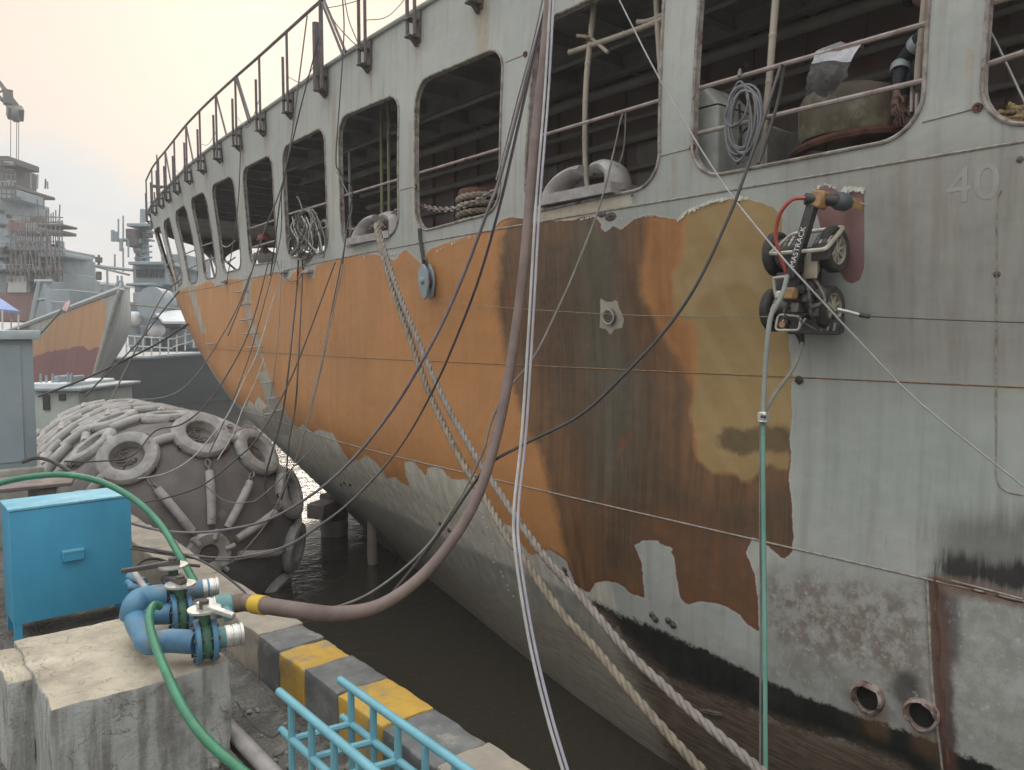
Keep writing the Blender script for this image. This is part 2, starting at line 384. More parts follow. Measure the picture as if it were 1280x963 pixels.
POLY['bare'] = [(750,372),(757,378),(765,378),(772,372),(773,384),(780,398),(778,410),(768,412),(763,420),(758,411),(749,411),(750,395)]
POLY['undersill'] = [(664,268),(700,262),(745,252),(790,246),(790,256),(755,262),(752,278),(735,270),(715,278),(680,280)]
BR = [(188, 267), (195.5, 258), (204, 249.5), (212, 237), (223.5, 228), (239, 217), (256, 202), (276.5, 187), (301, 170), (331, 147.5), (365.5, 127), (408, 99), (462, 63), (523, 32), (600, -12), (690, -70)]
POLY['drip'] = [[(u-1, v+6), (u+4, v+6), (u+3.5, v+26+3.5*k), (u+.5, v+30+4*k)] for k, (u, v) in enumerate(BR[4:15])]+[[(590, 0), (612, 0), (606, 90), (596, 110)], [(1004, 222), (1008, 222), (1007, 240), (1004, 240)], [(1206, 60), (1216, 60), (1213, 150), (1208, 150)], [(838, 190), (846, 190), (845, 250), (840, 250)], [(510, 150), (516, 150), (515, 300), (511, 300)], [(414, 120), (419, 120), (419, 300), (415, 300)]]
def sdf(poly, uv):
    """signed distance (positive inside) of points to a polygon"""
    if isinstance(poly[0], list): return np.max([sdf(p_, uv) for p_ in poly], axis=0)
    P = np.array(poly, float); Q = np.roll(P, -1, 0); out_ = np.empty(len(uv))
    for a in range(0, len(uv), 20000):
        X = uv[a:a+20000]; d = np.full(len(X), 1e18); ins = np.zeros(len(X), bool)
        for p, q in zip(P, Q):
            e_ = q-p; w_ = X-p; t = np.clip((w_@e_)/(e_@e_+1e-12), 0, 1); b = w_-t[:, None]*e_; d = np.minimum(d, (b*b).sum(1))
            c = ((p[1] <= X[:, 1]) != (q[1] <= X[:, 1])) & (X[:, 0] < p[0]+(X[:, 1]-p[1])/(e_[1]+1e-12)*e_[0]); ins ^= c
        out_[a:a+20000] = np.where(ins, 1, -1)*np.sqrt(d)
    return np.clip(out_, -60, 60)
def paint_attrs(me, co):
    """the outline of every coat and stain, stored on the plating"""
    uv = proj(co); dd = co@F; uv[dd < .5] = (-9999, -9999)
    for k, pl in POLY.items():
        a = me.attributes.new('edge_'+k, 'FLOAT', 'POINT'); a.data.foreach_set('value', sdf(pl, uv).astype(np.float32))
    return me

def hull_material():
    q = N('weathered ship side'); O = q.tc.outputs['Object']
    vs = q.coord((7, 7, .45)); vh = q.coord((.5, .5, 6)); big = q.noise(.8, 6, .6); mid = q.noise(4, 8, .65); fine = q.noise(26, 8, .7)
    streak = q.noise(1.6, 8, .65, vs); rag = q.noise(11, 8, .68); rag2 = q.noise(3.2, 6, .6)
    thin = q.noise(3.2, 6, .6, q.coord((14, 14, .35), loc=(4, 2, 9)))
    # grey paint
    c = q.mix(q.ss(big, .3, .7), (.395, .41, .385), (.335, .355, .335))
    c = q.mix(q.math('MULTIPLY', q.ss(streak, .48, .72), .5), c, (.255, .25, .225))
    c = q.mix(q.math('MULTIPLY', q.ss(fine, .55, .75), .35), c, (.46, .46, .42))
    c = q.mix(q.math('MULTIPLY', q.ss(thin, .60, .74), .45), c, (.30, .20, .12))
    def L(attr, w0, w1, amp, nz_, ca, cb, cn, lo=.35, hi=.65, op=1.0):
        nonlocal c
        d = q.math('MULTIPLY_ADD', q.math('SUBTRACT', nz_, .5), amp, q.attr('edge_'+attr))
        fcn = q.ss(d, w0, w1)
        if op < 1: fcn = q.math('MULTIPLY', fcn, op)
        c = q.mix(fcn, c, q.mix(q.ss(cn, lo, hi), ca, cb)); return fcn
    wide = q.noise(9, 7, .6, vh)
    L('drip', -3, 4, 9, streak, (.36, .29, .20), (.27, .20, .135), mid, op=.55)
    L('patina', -40, 30, 30, rag2, (.30, .295, .265), (.25, .235, .205), streak, op=.75)
    L('lightpatch', -25, 30, 30, rag2, (.36, .40, .375), (.30, .34, .32), streak, op=.6)
    L('pale', -8, 8, 22, rag2, (.60, .575, .50), (.43, .415, .36), streak)  # scuffed paint, lightened further to paint in light bounced off the water
    L('lower', -4, 4, 14, rag, (.235, .235, .205), (.345, .33, .285), streak)
    L('lower', 18, 60, 30, wide, (.21, .185, .15), (.33, .30, .25), wide, op=.85)
    L('lowright', -14, 22, 60, q.math('MULTIPLY_ADD', fine, .35, q.math('MULTIPLY', mid, .65)), (.20, .195, .175), (.30, .305, .285), q.noise(6, 9, .75), .40, .60, op=.75)
    L('grime', -24, 30, 80, q.math('MULTIPLY_ADD', mid, .6, q.math('MULTIPLY', rag2, .4)), (.15, .125, .10), (.30, .295, .27), q.noise(9, 9, .75), .42, .58, op=.85)
    L('boot', -3, 3, 34, q.math('MULTIPLY_ADD', fine, .5, q.math('MULTIPLY', rag, .5)), (.010, .012, .010), (.034, .032, .027), mid, .45, .75)
    L('bilge', -14, 8, 46, q.math('MULTIPLY_ADD', fine, .4, q.math('MULTIPLY', rag2, .6)), (.085, .055, .038), (.16, .125, .095), wide)
    run_ = q.noise(2.5, 8, .7, q.coord((9, 9, .8)))
    L('sootwide', -26, 34, 70, run_, (.05, .048, .045), (.12, .115, .105), mid, op=.7)
    L('soot', -10, 12, 52, run_, (.008, .008, .008), (.03, .028, .026), mid)
    L('burn', -12, 6, 16, mid, (.02, .02, .02), (.06, .05, .05), mid, op=.85)
    L('scald', -10, 6, 22, mid, (.03, .028, .026), (.09, .08, .075), mid, op=.8)
    scab = q.math('MULTIPLY', q.ss(q.noise(17, 9, .75), .56, .64), q.ss(q.attr('edge_lowright'), -10, 20))
    c = q.mix(q.math('MULTIPLY', scab, .7), c, (.40, .41, .38))
    L('rustbar', -7, 5, 22, rag, (.105, .048, .034), (.06, .045, .04), mid, op=.92)
    L('ruststrip', -6, 5, 18, rag, (.12, .055, .04), (.17, .12, .095), mid, op=.85)
    L('rustrun', -10, 8, 16, streak, (.20, .11, .045), (.14, .09, .05), fine, op=.5)
    L('rustrun2', -10, 8, 16, streak, (.20, .11, .045), (.14, .09, .05), fine, op=.5)
    L('undersill', -2, 2, 9, rag, (.50, .46, .36), (.36, .32, .25), mid)
    spk = q.ss(q.noise(55, 4, .6), .70, .75); c = q.mix(q.math('MULTIPLY', spk, .6), c, (.13, .085, .06))
    scr = q.ss(q.noise(3, 6, .75, q.coord((.8, .8, 26))), .66, .72); c = q.mix(q.math('MULTIPLY', scr, .35), c, (.46, .46, .43))
    # bare primer, wetted and stained
    pr = q.math('MULTIPLY_ADD', q.math('SUBTRACT', q.math('MULTIPLY_ADD', fine, .4, q.math('MULTIPLY', rag, .6)), .5), 9.0, q.attr('edge_primer'))
    prim = q.ss(pr, -.7, .7)
    o = q.mix(q.ss(big, .3, .72), (.48, .225, .078), (.42, .205, .08))
    o = q.mix(q.math('MULTIPLY', q.ss(q.noise(.7, 6, .6, q.coord((2.5, 2.5, .6))), .45, .72), .5), o, (.38, .19, .075))
    o = q.mix(q.math('MULTIPLY', q.ss(streak, .45, .76), .28), o, (.35, .165, .065))
    o = q.mix(q.math('MULTIPLY', q.ss(thin, .60, .74), .2), o, (.50, .30, .14))
    base = c; c = o
    L('dark', -7, 8, 30, q.math('MULTIPLY_ADD', rag, .45, q.math('MULTIPLY', rag2, .55)), (.11, .064, .034), (.185, .098, .046), streak)
    L('dark', 25, 60, 30, streak, (.066, .051, .034), (.12, .071, .04), thin, op=.8)
    L('run', -22, 26, 26, streak, (.082, .074, .054), (.125, .106, .074), streak, op=.85)
    L('redrust', -14, 16, 30, rag2, (.17, .078, .034), (.115, .062, .034), streak, op=.7)
    L('orange_band', -11, 12, 26, q.math('MULTIPLY_ADD', rag, .4, q.math('MULTIPLY', rag2, .6)), (.36, .17, .06), (.29, .13, .05), streak)
    red = q.ss(q.noise(1.5, 4, .5, q.coord((3.2, 3.2, 1.3), loc=(1.3, 0.2, .5))), .64, .72)
    c = q.mix(q.math('MULTIPLY', red, q.math('MULTIPLY', q.ss(q.attr('edge_dark'), 4, 16), .45)), c, (.25, .075, .03))
    oc = L('ochre', -4, 4.5, 22, q.math('MULTIPLY_ADD', rag, .6, q.math('MULTIPLY', streak, .4)), (.30, .20, .085), (.345, .24, .105), big)
    arcs = q.n('ShaderNodeTexWave', {'Vector': q.coord((1, 1, 1), loc=(-4.7, -2.75, 1.2)), 'Scale': 1.15, 'Distortion': 1.2, 'Detail': 2}, wave_type='RINGS', rings_direction='X').outputs[1]
    c = q.mix(q.math('MULTIPLY', q.math('MULTIPLY', oc, q.ss(arcs, .5, .95)), .22), c, (.42, .32, .17))
    L('smear', -6, 8, 10, rag2, (.40, .30, .165), (.36, .26, .14), streak, op=.6)
    bl = q.math('MULTIPLY', oc, q.ss(q.noise(2.2, 7, .65, q.coord((1, 2.2, 1.5), loc=(0, 5, 2))), .56, .66))
    L('blotch', -5, 6, 26, rag, (.075, .055, .03), (.11, .08, .04), mid, op=.8)
    # the red edge that runs round the stripped area aft
    edge = q.math('MULTIPLY', q.ss(pr, 4.5, 1.5), q.ss(q.attr('edge_ochre'), -60, -20))
    edge2 = q.math('MULTIPLY', q.ss(pr, 3.4, 1.4), q.ss(q.attr('edge_dark'), -40, 0))
    c = q.mix(q.math('MULTIPLY', edge2, .6), c, (.16, .05, .033))
    prim_c = c; c = q.mix(prim, base, prim_c)
    L('strip', -1, 1, 6, rag, (.37, .36, .31), (.28, .27, .23), streak)
    L('stripe', -1, 1, 3, rag, (.37, .36, .31), (.28, .27, .23), streak, op=.9)
    L('bare', -.7, .7, 3, rag, (.40, .37, .31), (.30, .28, .23), mid)
    L('maroon', -.8, .8, 3, rag, (.185, .095, .09), (.25, .15, .145), q.noise(3, 4, .5, q.coord((2, 2, 1))))
    # scraped light rim of the old coat where it ends
    rim = q.math('MULTIPLY', q.ss(pr, -3.2, -1.2), q.math('SUBTRACT', 1, q.ss(pr, -1.2, -.3)))
    c = q.mix(q.math('MULTIPLY', rim, .25), c, (.50, .49, .43))
    hgt = q.math('MULTIPLY_ADD', prim, -.35, q.math('ADD', q.math('MULTIPLY', fine, .35), q.math('MULTIPLY', mid, .5)))
    nrm = q.bump(hgt, .35, .012)
    nrm = q.bump(q.noise(1.7, 3, .5), .5, .07, nrm)
    rg = q.math('MULTIPLY_ADD', q.ss(streak, .3, .75), .2, q.math('MULTIPLY_ADD', q.ss(q.attr('edge_dark'), -5, 20), -.12, .50))
    return q.done(c, rg, 0, nrm, .4)
M_HULL = hull_material()

SHIP = thing('moored_ship', 'large grey ship with stripped orange side and open windowed mooring deck', 'ship', (9.6, 8.0, WATER))
NB = [None]
def make_side():
    n = 24; rad = 6
    V = []; Fc = []
    # upper strake: rings round the openings
    loops = []
    for lf, rt, c in BAYS:
        sides = hole_loop(c, n); loops.append(np.concatenate([s_[:-1] for s_ in sides]))
        def yz(s_, z): return np.array([Y0+s_*(float(yT(z))-Y0), z])
        oc = [yz(lf[1], ZD), yz(rt[1], ZD), yz(rt[0], ZB), yz(lf[0], ZB)]
        outer = []
        for k in range(4):
            a, b = oc[k], oc[(k+1) % 4]
            if k in (0, 2):    # follow the level in s so that neighbours and the lower strake meet
                z = a[1]; outer += [np.array([a[0]+(b[0]-a[0])*t, z]) for t in np.arange(n)/n]
            else: outer += [a+(b-a)*t for t in np.arange(n)/n]
        outer = np.array(outer); inner = loops[-1]; b0 = len(V); m_ = 4*n
        for r in range(rad+1):
            t = (r/rad)**1.3; V += list(to_surface(outer*(1-t)+inner*t))
        for r in range(rad):
            for k in range(m_):
                Fc.append((b0+r*m_+k, b0+r*m_+(k+1) % m_, b0+(r+1)*m_+(k+1) % m_, b0+(r+1)*m_+k))
        # the rolled edge: the plating turns inboard
    NB[0] = (len(V), len(Fc))
    # lower side: fine grid
    cols = []
    for lf, rt, c in BAYS:
        k = 3*n if lf[0]-rt[0] > .035 else n
        cols += list(lf[0]+(rt[0]-lf[0])*np.arange(k)/k)
    cols.append(0.0)
    cols = np.array(cols)
    zs = np.concatenate([np.linspace(ZB, -3.75, 165), np.linspace(-3.85, -4.95, 8)]); b0 = len(V); m_ = len(cols)
    for z in zs: V += list(hull_row(cols, z))
    for i in range(len(zs)-1):
        for k in range(m_-1): Fc.append((b0+i*m_+k, b0+i*m_+k+1, b0+(i+1)*m_+k+1, b0+(i+1)*m_+k))
    return np.array(V), Fc, loops
HV, HF, LOOPS = make_side()
def mesh_np(name, V, Fc, mat_, parent, smooth=True, attrs=False):
    me = bpy.data.meshes.new(name); off = np.array(wloc(parent)) if parent else np.zeros(3)
    me.from_pydata((V-off).tolist(), [], Fc); me.update()
    if attrs: paint_attrs(me, V)
    if smooth: me.shade_smooth()
    me.materials.append(mat_); o = bpy.data.objects.new(name, me); COL.objects.link(o); o.parent = parent; return o
side = mesh_np('side_plating', HV, HF, M_HULL, SHIP, attrs=True)
M_FARSIDE = mat('grey ship paint', (.33, .335, .30), (.27, .27, .24), scale=2)
XCL = 9.75

# ================================================================== water
def water_mat():
    q = N('murky harbour water')
    n1 = q.noise(1.3, 5, .6, q.coord((1, 1, 1))); n2 = q.noise(7, 4, .6, q.coord((1, 1.6, 1)))
    h = q.math('MULTIPLY_ADD', n2, .35, n1)
    return q.done((.034, .029, .021), .05, 0, q.bump(h, .21, .11), .5)
S = 320
structure('harbour_water', MB().add([(-S, -S, WATER), (S, -S, WATER), (S, S, WATER), (-S, S, WATER)], [(0, 1, 2, 3)]), water_mat(), smooth=False)
# ================================================================== the ship: everything built onto it
M_GREY = mat('ship grey paint', (.395, .41, .385), (.33, .345, .325), (.22, .14, .09), scale=3, s3=5, f3=(.64, .74))
M_RIM = mat('worn rim bar', (.33, .31, .28), (.17, .13, .11), (.11, .06, .045), scale=12, s3=9, f3=(.55, .66))
M_PIPE = mat('dirty rail pipe', (.36, .31, .29), (.26, .20, .18), (.15, .08, .055), scale=9, s3=8, f3=(.56, .68))
M_RUST = mat('rust', (.13, .055, .035), (.07, .032, .024), (.19, .10, .06), scale=14, rough=.85, bump=.6)
M_REDLEAD = mat('red lead paint inside', (.30, .215, .195), (.23, .17, .155), (.36, .32, .28), scale=2, s3=2.5)
M_DECKHEAD = mat('smoke stained deckhead', (.33, .32, .285), (.25, .24, .215), (.36, .29, .19), scale=2, s3=3)
M_DECK = mat('worn steel deck', (.22, .15, .12), (.16, .13, .11), (.28, .25, .22), scale=3)
M_DARKSTEEL = mat('dark steel', (.05, .048, .045), (.085, .07, .06), (.13, .075, .05), scale=10, s3=7)
M_BRACKET = mat('rusty brown bracket', (.12, .10, .085), (.075, .06, .05), (.17, .12, .09), scale=14)
M_STAN = mat('purplish brown stanchion paint', (.13, .105, .11), (.09, .075, .075), (.17, .12, .10), scale=12)
M_CHOCK = mat('bare cast chock', (.37, .36, .355), (.26, .24, .23), (.17, .12, .10), scale=7, s3=8, f3=(.58, .7))
M_SEAM = mat('painted weld bead', (.33, .32, .28), (.20, .17, .14), scale=22, bump=.6, bscale=90)
M_SEAMRUST = mat('rusty weld bead', (.17, .10, .055), (.27, .17, .09), scale=22, bump=.6, bscale=90)
M_FLAKE = mat('peeling paint flake', (.55, .55, .49), (.42, .41, .36), scale=18)
M_CREAM = mat('cream drum paint', (.26, .245, .15), (.20, .185, .115), (.12, .10, .07), scale=5)

# ---- edges of the openings
for i, lp in enumerate(LOOPS):
    P = to_surface(lp); nr = np.array([hull_n(p) for p in P]); ctr = lp.mean(0)
    mb = MB(); mb.tube(P+nr*.004, .013, 7, closed=True)
    ins = ctr+(lp-ctr)*.985; Q = to_surface(ins)-nr*.045; k = len(P)
    P2 = P-nr*.004
    mb.add(list(P2)+list(Q)+list(to_surface(ctr+(lp-ctr)*1.015)-nr*.045)+list(to_surface(ctr+(lp-ctr)*1.02)-nr*.02),
           [(a, (a+1) % k, k+(a+1) % k, k+a) for a in range(k)]+[(k+a, k+(a+1) % k, 2*k+(a+1) % k, 2*k+a) for a in range(k)]+[(2*k+a, 2*k+(a+1) % k, 3*k+(a+1) % k, 3*k+a) for a in range(k)])
    mb.build('opening_rim', M_RIM, SHIP)
# ---- far side, decks, bulkheads
def mirror(P): P = np.array(P, float).copy(); P[:, 0] = 2*XCL-P[:, 0]; return P
mesh_np('far_side_plating', mirror(HV[:NB[0][0]]), [tuple(f[::-1]) for f in HF[:NB[0][1]]], M_FARSIDE, SHIP)
ss_ = np.linspace(1.19, 0, 60); zz_ = np.linspace(ZB, -4.9, 14); V_ = []
for z in zz_: V_ += list(mirror(hull_row(ss_, z)))
mesh_np('far_lower_plating', np.array(V_), [(i*60+k, (i+1)*60+k, (i+1)*60+k+1, i*60+k+1) for i in range(13) for k in range(59)], M_FARSIDE, SHIP)
def deck_plate(name, z, th, inset, mat_):
    e_ = hull_row(np.linspace(1.19, 0, 70), z); e_[:, 0] += inset; k = len(e_); m2 = mirror(e_); lo = np.array((0, 0, th))
    V = np.concatenate([e_, m2, e_-lo, m2-lo]); Fc = [(i, i+1, k+i+1, k+i) for i in range(k-1)]+[(2*k+i, 3*k+i, 3*k+i+1, 2*k+i+1) for i in range(k-1)]
    return mesh_np(name, V, Fc, mat_, SHIP, smooth=False)
deck_plate('weather_deck', 3.47, .03, .012, M_DECKHEAD)
deck_plate('mooring_deck', .45, .04, .02, M_DECK)
mb = MB(); e_ = hull_row(np.linspace(1.19, 0, 160), ZD)
mb.tube(e_+np.array((-.012, 0, .0)), .028, 8); mb.build('deck_edge_bar', M_GREY, SHIP)
st = np.array([[XCL, float(np.interp(XCL, hull_row(np.linspace(1, 1.3, 60), z)[:, 0], hull_row(np.linspace(1, 1.3, 60), z)[:, 1])), z] for z in np.linspace(3.5, -4.9, 14)])
MB().tube(st, .1, 10).build('stem_bar', M_GREY, SHIP)
MB().box((7.75, 4.0, 1.85), (.05, 15.4, 3.15)).build('inner_bulkhead', M_REDLEAD, SHIP, smooth=False)
MB().box((9.75, 11.75, 1.85), (4.0, .05, 3.15)).build('end_bulkhead', M_REDLEAD, SHIP, smooth=False)
for y in np.arange(-2.2, 22, .78):
    xa = hx(y, 3.3)+.05; xb = min(XCL+2, 2*XCL-xa); mb = MB()
    if xb-xa < .4: continue
    mb.box(((xa+xb)/2, y, 3.36), (xb-xa, .012, .16)); mb.box(((xa+xb)/2, y, 3.275), (xb-xa, .09, .012)); mb.build('deck_beam', M_DECKHEAD, SHIP, smooth=False)
for x in (5.55, 6.5, 7.3):
    MB().box((x, 6.6, 3.33), (.012, 17.5, .22)).box((x, 6.6, 3.21), (.1, 17.5, .012)).build('deck_girder', M_DECKHEAD, SHIP, smooth=False)
for x, z, r in ((7.45, 2.5, .05), (7.3, 2.7, .035), (6.9, 2.95, .06), (6.1, 3.05, .03), (7.5, 2.15, .03)):
    MB().cyl((x, -2.5, z), (x+.1, 13, z-.05), r, n=10).build('overhead_pipe', M_DECKHEAD, SHIP)
for y in np.arange(-1.5, 22, 1.56):                         # frames behind the plating
    P = [(hx(y, z)+.09, y, z) for z in np.linspace(.3, ZB+.05, 4)]
    MB().tube(P, .03, 6).build('side_frame', M_REDLEAD, SHIP)
for y, dz in ((6.1, .6), (8.2, .6), (3.2, .6), (10.2, .4)):
    MB().box((7.71, y, 1.1+dz), (.03, .75, 1.5)).box((7.68, y+.3, 1.1+dz), (.04, .05, .18)).build('bulkhead_door', M_DECKHEAD, SHIP, smooth=False)
for y in np.arange(-2, 11.5, .62): MB().box((7.70, y, 1.85), (.06, .012, 3.1)).build('bulkhead_stiffener', M_REDLEAD, SHIP, smooth=False)

# ---- horizontal rails and chains across the openings
def inset(u, v, d): return hit(u, v, -d)
for a, b, r in (((865, 169), (1150, 102), .017), ((866, 113), (1161, 29), .017), ((656, 176), (827, 125), .015), ((519, 218), (630, 185), .015), ((423, 247), (500, 224), .015),
                ((354, 270), (412, 253), .016), ((356, 301), (412, 283), .016), ((307, 288), (347, 274), .016), ((310, 311), (348, 300), .016),
                ((246, 310), (267, 303), .016), ((251, 328), (271, 321), .016), ((226, 320), (243, 313), .016), ((232, 338), (247, 331), .016), ((1225, 84), (1279, 66), .017), ((1229, 8), (1279, -8), .017)):
    pa, pb = inset(*a, .05), inset(*b, .05); e_ = (pb-pa)*.02; MB().tube([pa-e_, (pa+pb)/2, pb+e_], r, 8).build('guard_rail', M_PIPE, SHIP)
def chain_links(path, L=.05, r=.007):
    P = crom(path, 12); P = np.array(P); s = np.r_[0, np.cumsum(np.linalg.norm(np.diff(P, axis=0), axis=1))]; n = max(2, int(s[-1]/(L*.72))); mb = MB()
    for k in range(n):
        t = (k+.5)/n*s[-1]; c = np.array([np.interp(t, s, P[:, j]) for j in range(3)]); c2 = np.array([np.interp(min(t+.01, s[-1]), s, P[:, j]) for j in range(3)]); c1 = np.array([np.interp(max(t-.01, 0), s, P[:, j]) for j in range(3)])
        M_ = frame(c, c2-c1); ph = (k % 2)*math.pi/2; ring = []
        for a in np.linspace(0, 2*math.pi, 11)[:-1]:
            x = math.cos(a)*L*.3; z = math.sin(a)*L*.5; ring.append(M_@Vector((x*math.cos(ph), x*math.sin(ph), z)))
        mb.tube(ring, r, 5, closed=True)
    return mb
for pth in ([(270, 301), (283, 309), (294, 301)], [(273, 323), (283, 328), (294, 322)], [(205, 336), (215, 327), (225, 326)], [(213, 348), (221, 346), (228, 336)]):
    MB().tube(crom([inset(u, v, .03) for u, v in pth], 8), .014, 6).build('slack_guard_rope', M_PIPE, SHIP)
chain_links([inset(u, v, .12) for u, v in ((519, 255), (540, 261), (562, 262), (584, 256), (606, 246), (629, 232))], .075, .010).build('guard_chain', M_PIPE, SHIP)
chain_links([inset(u, v, .12) for u, v in ((428, 285), (450, 287), (474, 279), (498, 262))], .075, .010).build('guard_chain', M_PIPE, SHIP)

# ---- hinged rail stanchions along the deck edge
tops = []
for i, (u, v) in enumerate(BR):
    p = hit(u, v) if v > -40 else np.array((4.72, 3.9, 3.3)); y = p[1]; n_ = hull_n(np.array((hx(y, 3.2), y, 3.2))); b = np.array((hx(y, 3.3), y, 3.30)); t = np.array((-n_[1], n_[0], 0))
    if t[1] < 0: t = -t
    o = thing_part = None
    mb = MB()
    sgn = n_
    for dz in (.06, -.12):
        mb.box(b+sgn*.07+np.array((0, 0, dz)), (.16, .11, .022), Matrix.Rotation(math.atan2(n_[1], n_[0])+math.pi, 3, 'Z'))
    mb.tube([b+sgn*.02+np.array((0, 0, -.20)), b+sgn*.13+np.array((0, 0, -.10))], .022, 6)
    mb.box(b+np.array((0, 0, .0))+sgn*.012, (.022, .13, .34), Matrix.Rotation(math.atan2(n_[1], n_[0])+math.pi, 3, 'Z'))
    br = mb.build('stanchion_bracket', M_BRACKET, SHIP, bevel=.006)
    thick = i in (11,)
    r = .05 if thick else .021
    H_ = .98; base = b+sgn*.12+np.array((0, 0, -.12))
    a_ = base+t*.03; c_ = base-t*.085+sgn*-.02
    MB().tube([c_, c_+np.array((0, 0, H_+.14))], r*.95 if not thick else .03, 8).build('rail_stanchion', M_STAN, SHIP)
    MB().tube([a_, a_+np.array((0, 0, .78 if not thick else .86))], r, 8).build('folded_stanchion', M_STAN, SHIP)
    tops.append(c_+np.array((0, 0, H_+.12)))
    if i in (3, 7, 8, 11, 5):
        f_ = tops[-1]-t*.02; MB().tube([f_, f_-t*.62-np.array((0, 0, .86))], .018, 6).build('rail_brace', M_STAN, SHIP)
        if i in (11, 8): MB().tube([f_-t*.07, f_-t*.70-np.array((0, 0, .84))], .018, 6).build('rail_brace', M_STAN, SHIP)
top = crom(tops, 4)
MB().tube(top, .022, 8).build('top_rail', M_STAN, SHIP)
for i in range(len(tops)-1):                                # slack wires of the lower courses
    for h in (.62,):
        a = tops[i]-np.array((0, 0, h)); c = tops[i+1]-np.array((0, 0, h)); m_ = (a+c)/2-np.array((0, 0, .12+.1*(i % 3)))
        if i % 2 == 0: MB().tube(crom([a, m_, c], 6), .005, 4).build('lower_wire', M_STAN, SHIP)
# mast-like fitting at the bow end of the rail
mb = MB(); q = tops[0]-np.array((0, 0, .1)); mb.tube([q+np.array((.5, .7, -1)), q+np.array((.5, .7, .55))], .05, 8); mb.box(q+np.array((.5, .7, .1)), (.3, .3, .04))
mb.tube([q+np.array((.5, .7, .5)), q+np.array((.5, .7, 1.0))], .02, 6)
for k in range(4): mb.tube([q+np.array((.2+.15*k, .3+.2*k, -1.1)), q+np.array((.2+.15*k, .3+.2*k, -.1))], .02, 6)
mb.build('bow_light_post', M_STAN, SHIP)

# ---- weld beads and other marks on the plating
def bead(name, pts, r, mat_, off=.0):
    P = [hit(u, v) if not isinstance(v, str) else u for u, v in pts]; P = crom(P, 14)
    P = [np.array((hx(p[1], p[2])-off, p[1], p[2])) for p in P]
    return MB().tube(P, r, 6).build(name, mat_, SHIP)
def level_bead(z, y0, y1, r, mat_, n=120):
    P = [np.array((hx(y, z), y, z)) for y in np.linspace(y0, y1, n)]
    return MB().tube(P, r, 6).build('weld_seam', mat_, SHIP)
level_bead(1.0, -2, 19.5, .0085, M_SEAM)
level_bead(-.275, -2, 18, .0052, M_SEAMRUST); level_bead(-1.42, -2, 14.5, .0075, M_SEAM)
bead('weld_seam', [(1251, 238), (1246, 260), (1246, 350), (1245, 450), (1245, 560), (1246, 600), (1258, 614), (1279, 619)], .006, M_SEAM)
for a, b in (((826, 195), (866, 185)), ((1153, 153), (1222, 135)), ((632, 78), (657, 68)), ((500, 238), (520, 233))):
    bead('weld_seam', [a, b], .006, M_SEAM); q = hit(*b); n_ = hull_n(q)
    MB().lathe([(.0, 0), (.026, 0), (.026, .012), (.012, .012), (.012, .002), (0, .002)], frame(q-n_*.002, n_), 12).build('drain_boss', M_RUST, SHIP)
bead('cut_scar', [(1168, 722), (1171, 740), (1169, 765), (1174, 800), (1172, 835), (1179, 870), (1178, 905), (1184, 940), (1186, 966)], .013, M_RUST, -.004)
bead('cut_scar', [(1159, 724), (1161, 770), (1165, 850), (1174, 930), (1178, 962)], .008, M_SEAM, -.002)
bead('cut_scar', [(1168, 722), (1185, 729), (1200, 731), (1222, 739), (1240, 742), (1262, 749), (1279, 752)], .011, M_RUST, -.003)
bead('cut_scar', [(1190, 726), (1230, 736), (1279, 749)], .006, M_SEAM, .004)
# scupper pipes with torn lips, low down aft
def scupper(u, v, r):
    q = hit(u, v); n_ = hull_n(q); M_ = frame(q-n_*.01, n_); mb = MB(); k = 24; V = []; random.seed(int(u))
    lip = [.035+.03*random.random()+(.03 if 9 < a < 15 else 0) for a in range(k)]
    for rad, hh in ((r*.86, -.22), (r*.88, 0), (r*.95, None), (r*1.12, -1), (r*1.2, -2)):
        for a in range(k):
            an = 2*math.pi*a/k; h_ = lip[a] if hh is None else (lip[a]*.8 if hh == -1 else (.004 if hh == -2 else hh)); w_ = 1+.05*math.sin(3*an)
            V.append(np.array(M_@Vector((rad*w_*math.cos(an), rad*w_*math.sin(an), h_))))
    mb.add(V, [(i*k+a, i*k+(a+1) % k, (i+1)*k+(a+1) % k, (i+1)*k+a) for i in range(4) for a in range(k)]); o = mb.build('scupper_pipe', mat('burnt scupper lip', (.32, .27, .24), (.16, .10, .07), (.09, .05, .04), scale=16, s3=12, f3=(.5, .6), bump=.6), SHIP)
    MB().lathe([(0, 0), (r*.87, 0)], frame(q+n_*.006, n_), 20).build('scupper_dark_disc', mat('painted pipe darkness', (.008, .007, .006), rough=.9), o)  # black disc on uncut plating paints in the darkness of the pipe mouth
scupper(1086, 872, .085); scupper(1153, 893, .082)
# round fitting left unstripped on the side
q = hit(763, 396); n_ = hull_n(q); M_ = frame(q, n_)
o = MB().lathe([(.0, .02), (.03, .02), (.035, .03), (.055, .03), (.062, .02), (.066, 0)], M_, 20).build('outlet_boss', M_BRACKET, SHIP)
MB().lathe([(.05, .03), (.058, .036), (.066, .03)], M_, 20).build('outlet_ring', M_CHOCK, o)
def lump(u, v, r, mat_, name='stub_lug', flat=.5, long=1.):
    q = hit(u, v); n_ = hull_n(q); M_ = frame(q-n_*.005, n_); mb = MB(); prof = [(r, 0), (r*.95, r*flat*.6), (r*.6, r*flat), (0, r*flat*1.05)]
    mb.lathe(prof, M_@Matrix.Diagonal((long, 1, 1, 1)), 9); return mb.build(name, mat_, SHIP, jitter=r*.12)
for u, v, r, L_ in ((763, 271, .035, 1.8), (526, 342, .03, 1), (1246, 343, .02, 1), (1275, 200, .02, 1), (752, 268, .03, 1.6)): lump(u, v, r, M_BRACKET, long=L_)
